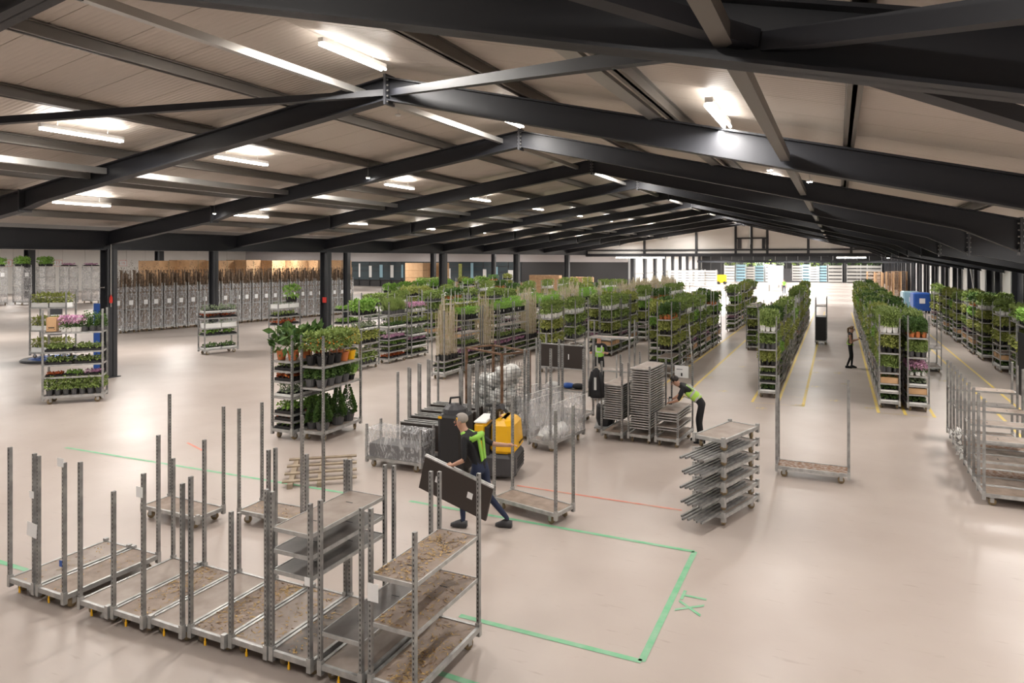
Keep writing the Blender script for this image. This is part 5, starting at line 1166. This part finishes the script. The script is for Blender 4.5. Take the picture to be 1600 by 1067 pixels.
# grey-haired worker walking to the left, pulling a trolley with one hand behind him
person('person', 'grey-haired worker in black with a hi-vis collar carrying boards and pulling a trolley', (-5.28, 10.0), math.radians(100),
       stand(pelvis=(0, -.02, .94), waist=(0, .06, 1.09), chest=(.0, .17, 1.32), neck=(0, .25, 1.47), jaw=(0, .31, 1.55), crown=(0, .32, 1.67), face=(-.1, 1, -.25), hipL=(-.1, .02, .88), hipR=(.1, -.04, .88), kneeL=(-.1, .26, .53), ankleL=(-.1, .24, .11), toeL=(-.1, .39, .05), kneeR=(.1, -.10, .47), ankleR=(.1, -.42, .13), toeR=(.1, -.29, .04),
             shoL=(-.18, .20, 1.39), elbL=(-.27, .16, 1.1), wriL=(-.26, .36, 1.0), palmL=(-.26, .43, 1.0), shoR=(.18, .12, 1.39), elbR=(.27, -.12, 1.22), wriR=(.27, -.38, 1.22), palmR=(.27, -.45, 1.23)), dict(torso='blackcloth', arm='blackcloth', leg='navy', shoe='charcoal'), 'greyhair', vest=None, scale=1.06,
       extra=lambda root: (MB().tube([(-.13, .1, 1.36), (-.09, .24, 1.44), (.0, .28, 1.43), (.09, .22, 1.44), (.14, .1, 1.38), (.1, .0, 1.42), (0, -.02, 1.44), (-.1, .0, 1.42), (-.13, .1, 1.37)], .045, 8).build('hivis_collar', M['hivis2'], root, None, True), MB().bar((.1, -.01, 1.40), (.06, -.06, 1.05), .09, .02).build('hivis_strap', M['hivis2'], root), MB().bar((-.1, -.01, 1.40), (-.06, -.06, 1.05), .09, .02).build('hivis_strap', M['hivis2'], root)))
# ================================================================ place all plants: nearest ones single, the rest as one mass per kind
def arr(me):
    v = np.empty(len(me.vertices)*3, np.float32); me.vertices.foreach_get('co', v)
    f = [tuple(p.vertices) for p in me.polygons]; mi = [p.material_index for p in me.polygons]
    return v.reshape(-1, 3), f, mi
FAM = {'potted_shrub': 300, 'plant_tray': 300}
rank = {}
for fam, cap in FAM.items():
    al = sorted((q[0], k, i) for k, K in KINDS.items() if K['name'] == fam for i, q in enumerate(K['items']))
    rank.update({(k, i): n < cap for n, (d, k, i) in enumerate(al)})
for key, K in KINDS.items():
    if K['name'] in FAM:
        near = [q for i, q in enumerate(K['items']) if rank[(key, i)]]; far = [q for i, q in enumerate(K['items']) if not rank[(key, i)]]
    else:
        K['items'].sort(key=lambda q: q[0]); near, far = K['items'][:K['cap']], K['items'][K['cap']:]
    for d, x, y, z, rz, sc, where in near:
        o = empty(K['name'], (x, y, z+.006), rz, '%s, %s' % (K['noun'], where), K['noun'].split(' in ')[0].split()[-1] if key[0] not in 'tbw' else ('tray' if key[0] == 't' else 'box'), '%ss' % K['noun'].replace(' in ', 's in ', 1) if ' in ' in K['noun'] else K['noun'])
        if sc != 1: o.scale = (sc,)*3
        for pn, mn, mf in K['parts']:
            q_ = link(pn, mn, o)
            if pn in ('plants', 'pots', 'fruit', 'flowers', 'foliage', 'canes'): q_['kind'] = 'stuff'
    if far:
        vs, fs, ms, mats = [], [], [], []; base = 0
        P_ = []
        for pn, mn, mf in K['parts']:
            me = mf or mn; v, f, mi = arr(me); off = len(mats); mats += list(me.materials); P_.append((v, f, [m+off for m in mi]))
        T = np.array([(x, y, z+.006, rz, sc) for d, x, y, z, rz, sc, w_ in far])
        for v, f, mi in P_:
            ca, sa = np.cos(T[:, 3])[:, None], np.sin(T[:, 3])[:, None]; sc = T[:, 4][:, None]
            W = np.stack([(v[:, 0]*ca-v[:, 1]*sa)*sc+T[:, 0:1], (v[:, 0]*sa+v[:, 1]*ca)*sc+T[:, 1:2], v[:, 2][None]*sc+T[:, 2:3]], -1)
            vs.append(W.reshape(-1, 3)); n = len(v)
            for q in range(len(T)):
                b = base+q*n; fs += [tuple(i+b for i in g) for g in f]; ms += mi
            base += n*len(T)
        me = bpy.data.meshes.new(K['name']); me.from_pydata(np.concatenate(vs).tolist(), [], fs)
        for m in mats: me.materials.append(m)
        me.polygons.foreach_set('material_index', ms); me.update()
        o = link('distant_'+K['name'], me); tag(o, 'distant mass of %s on the far trolleys' % K['noun'], 'plants', None, 'stuff')
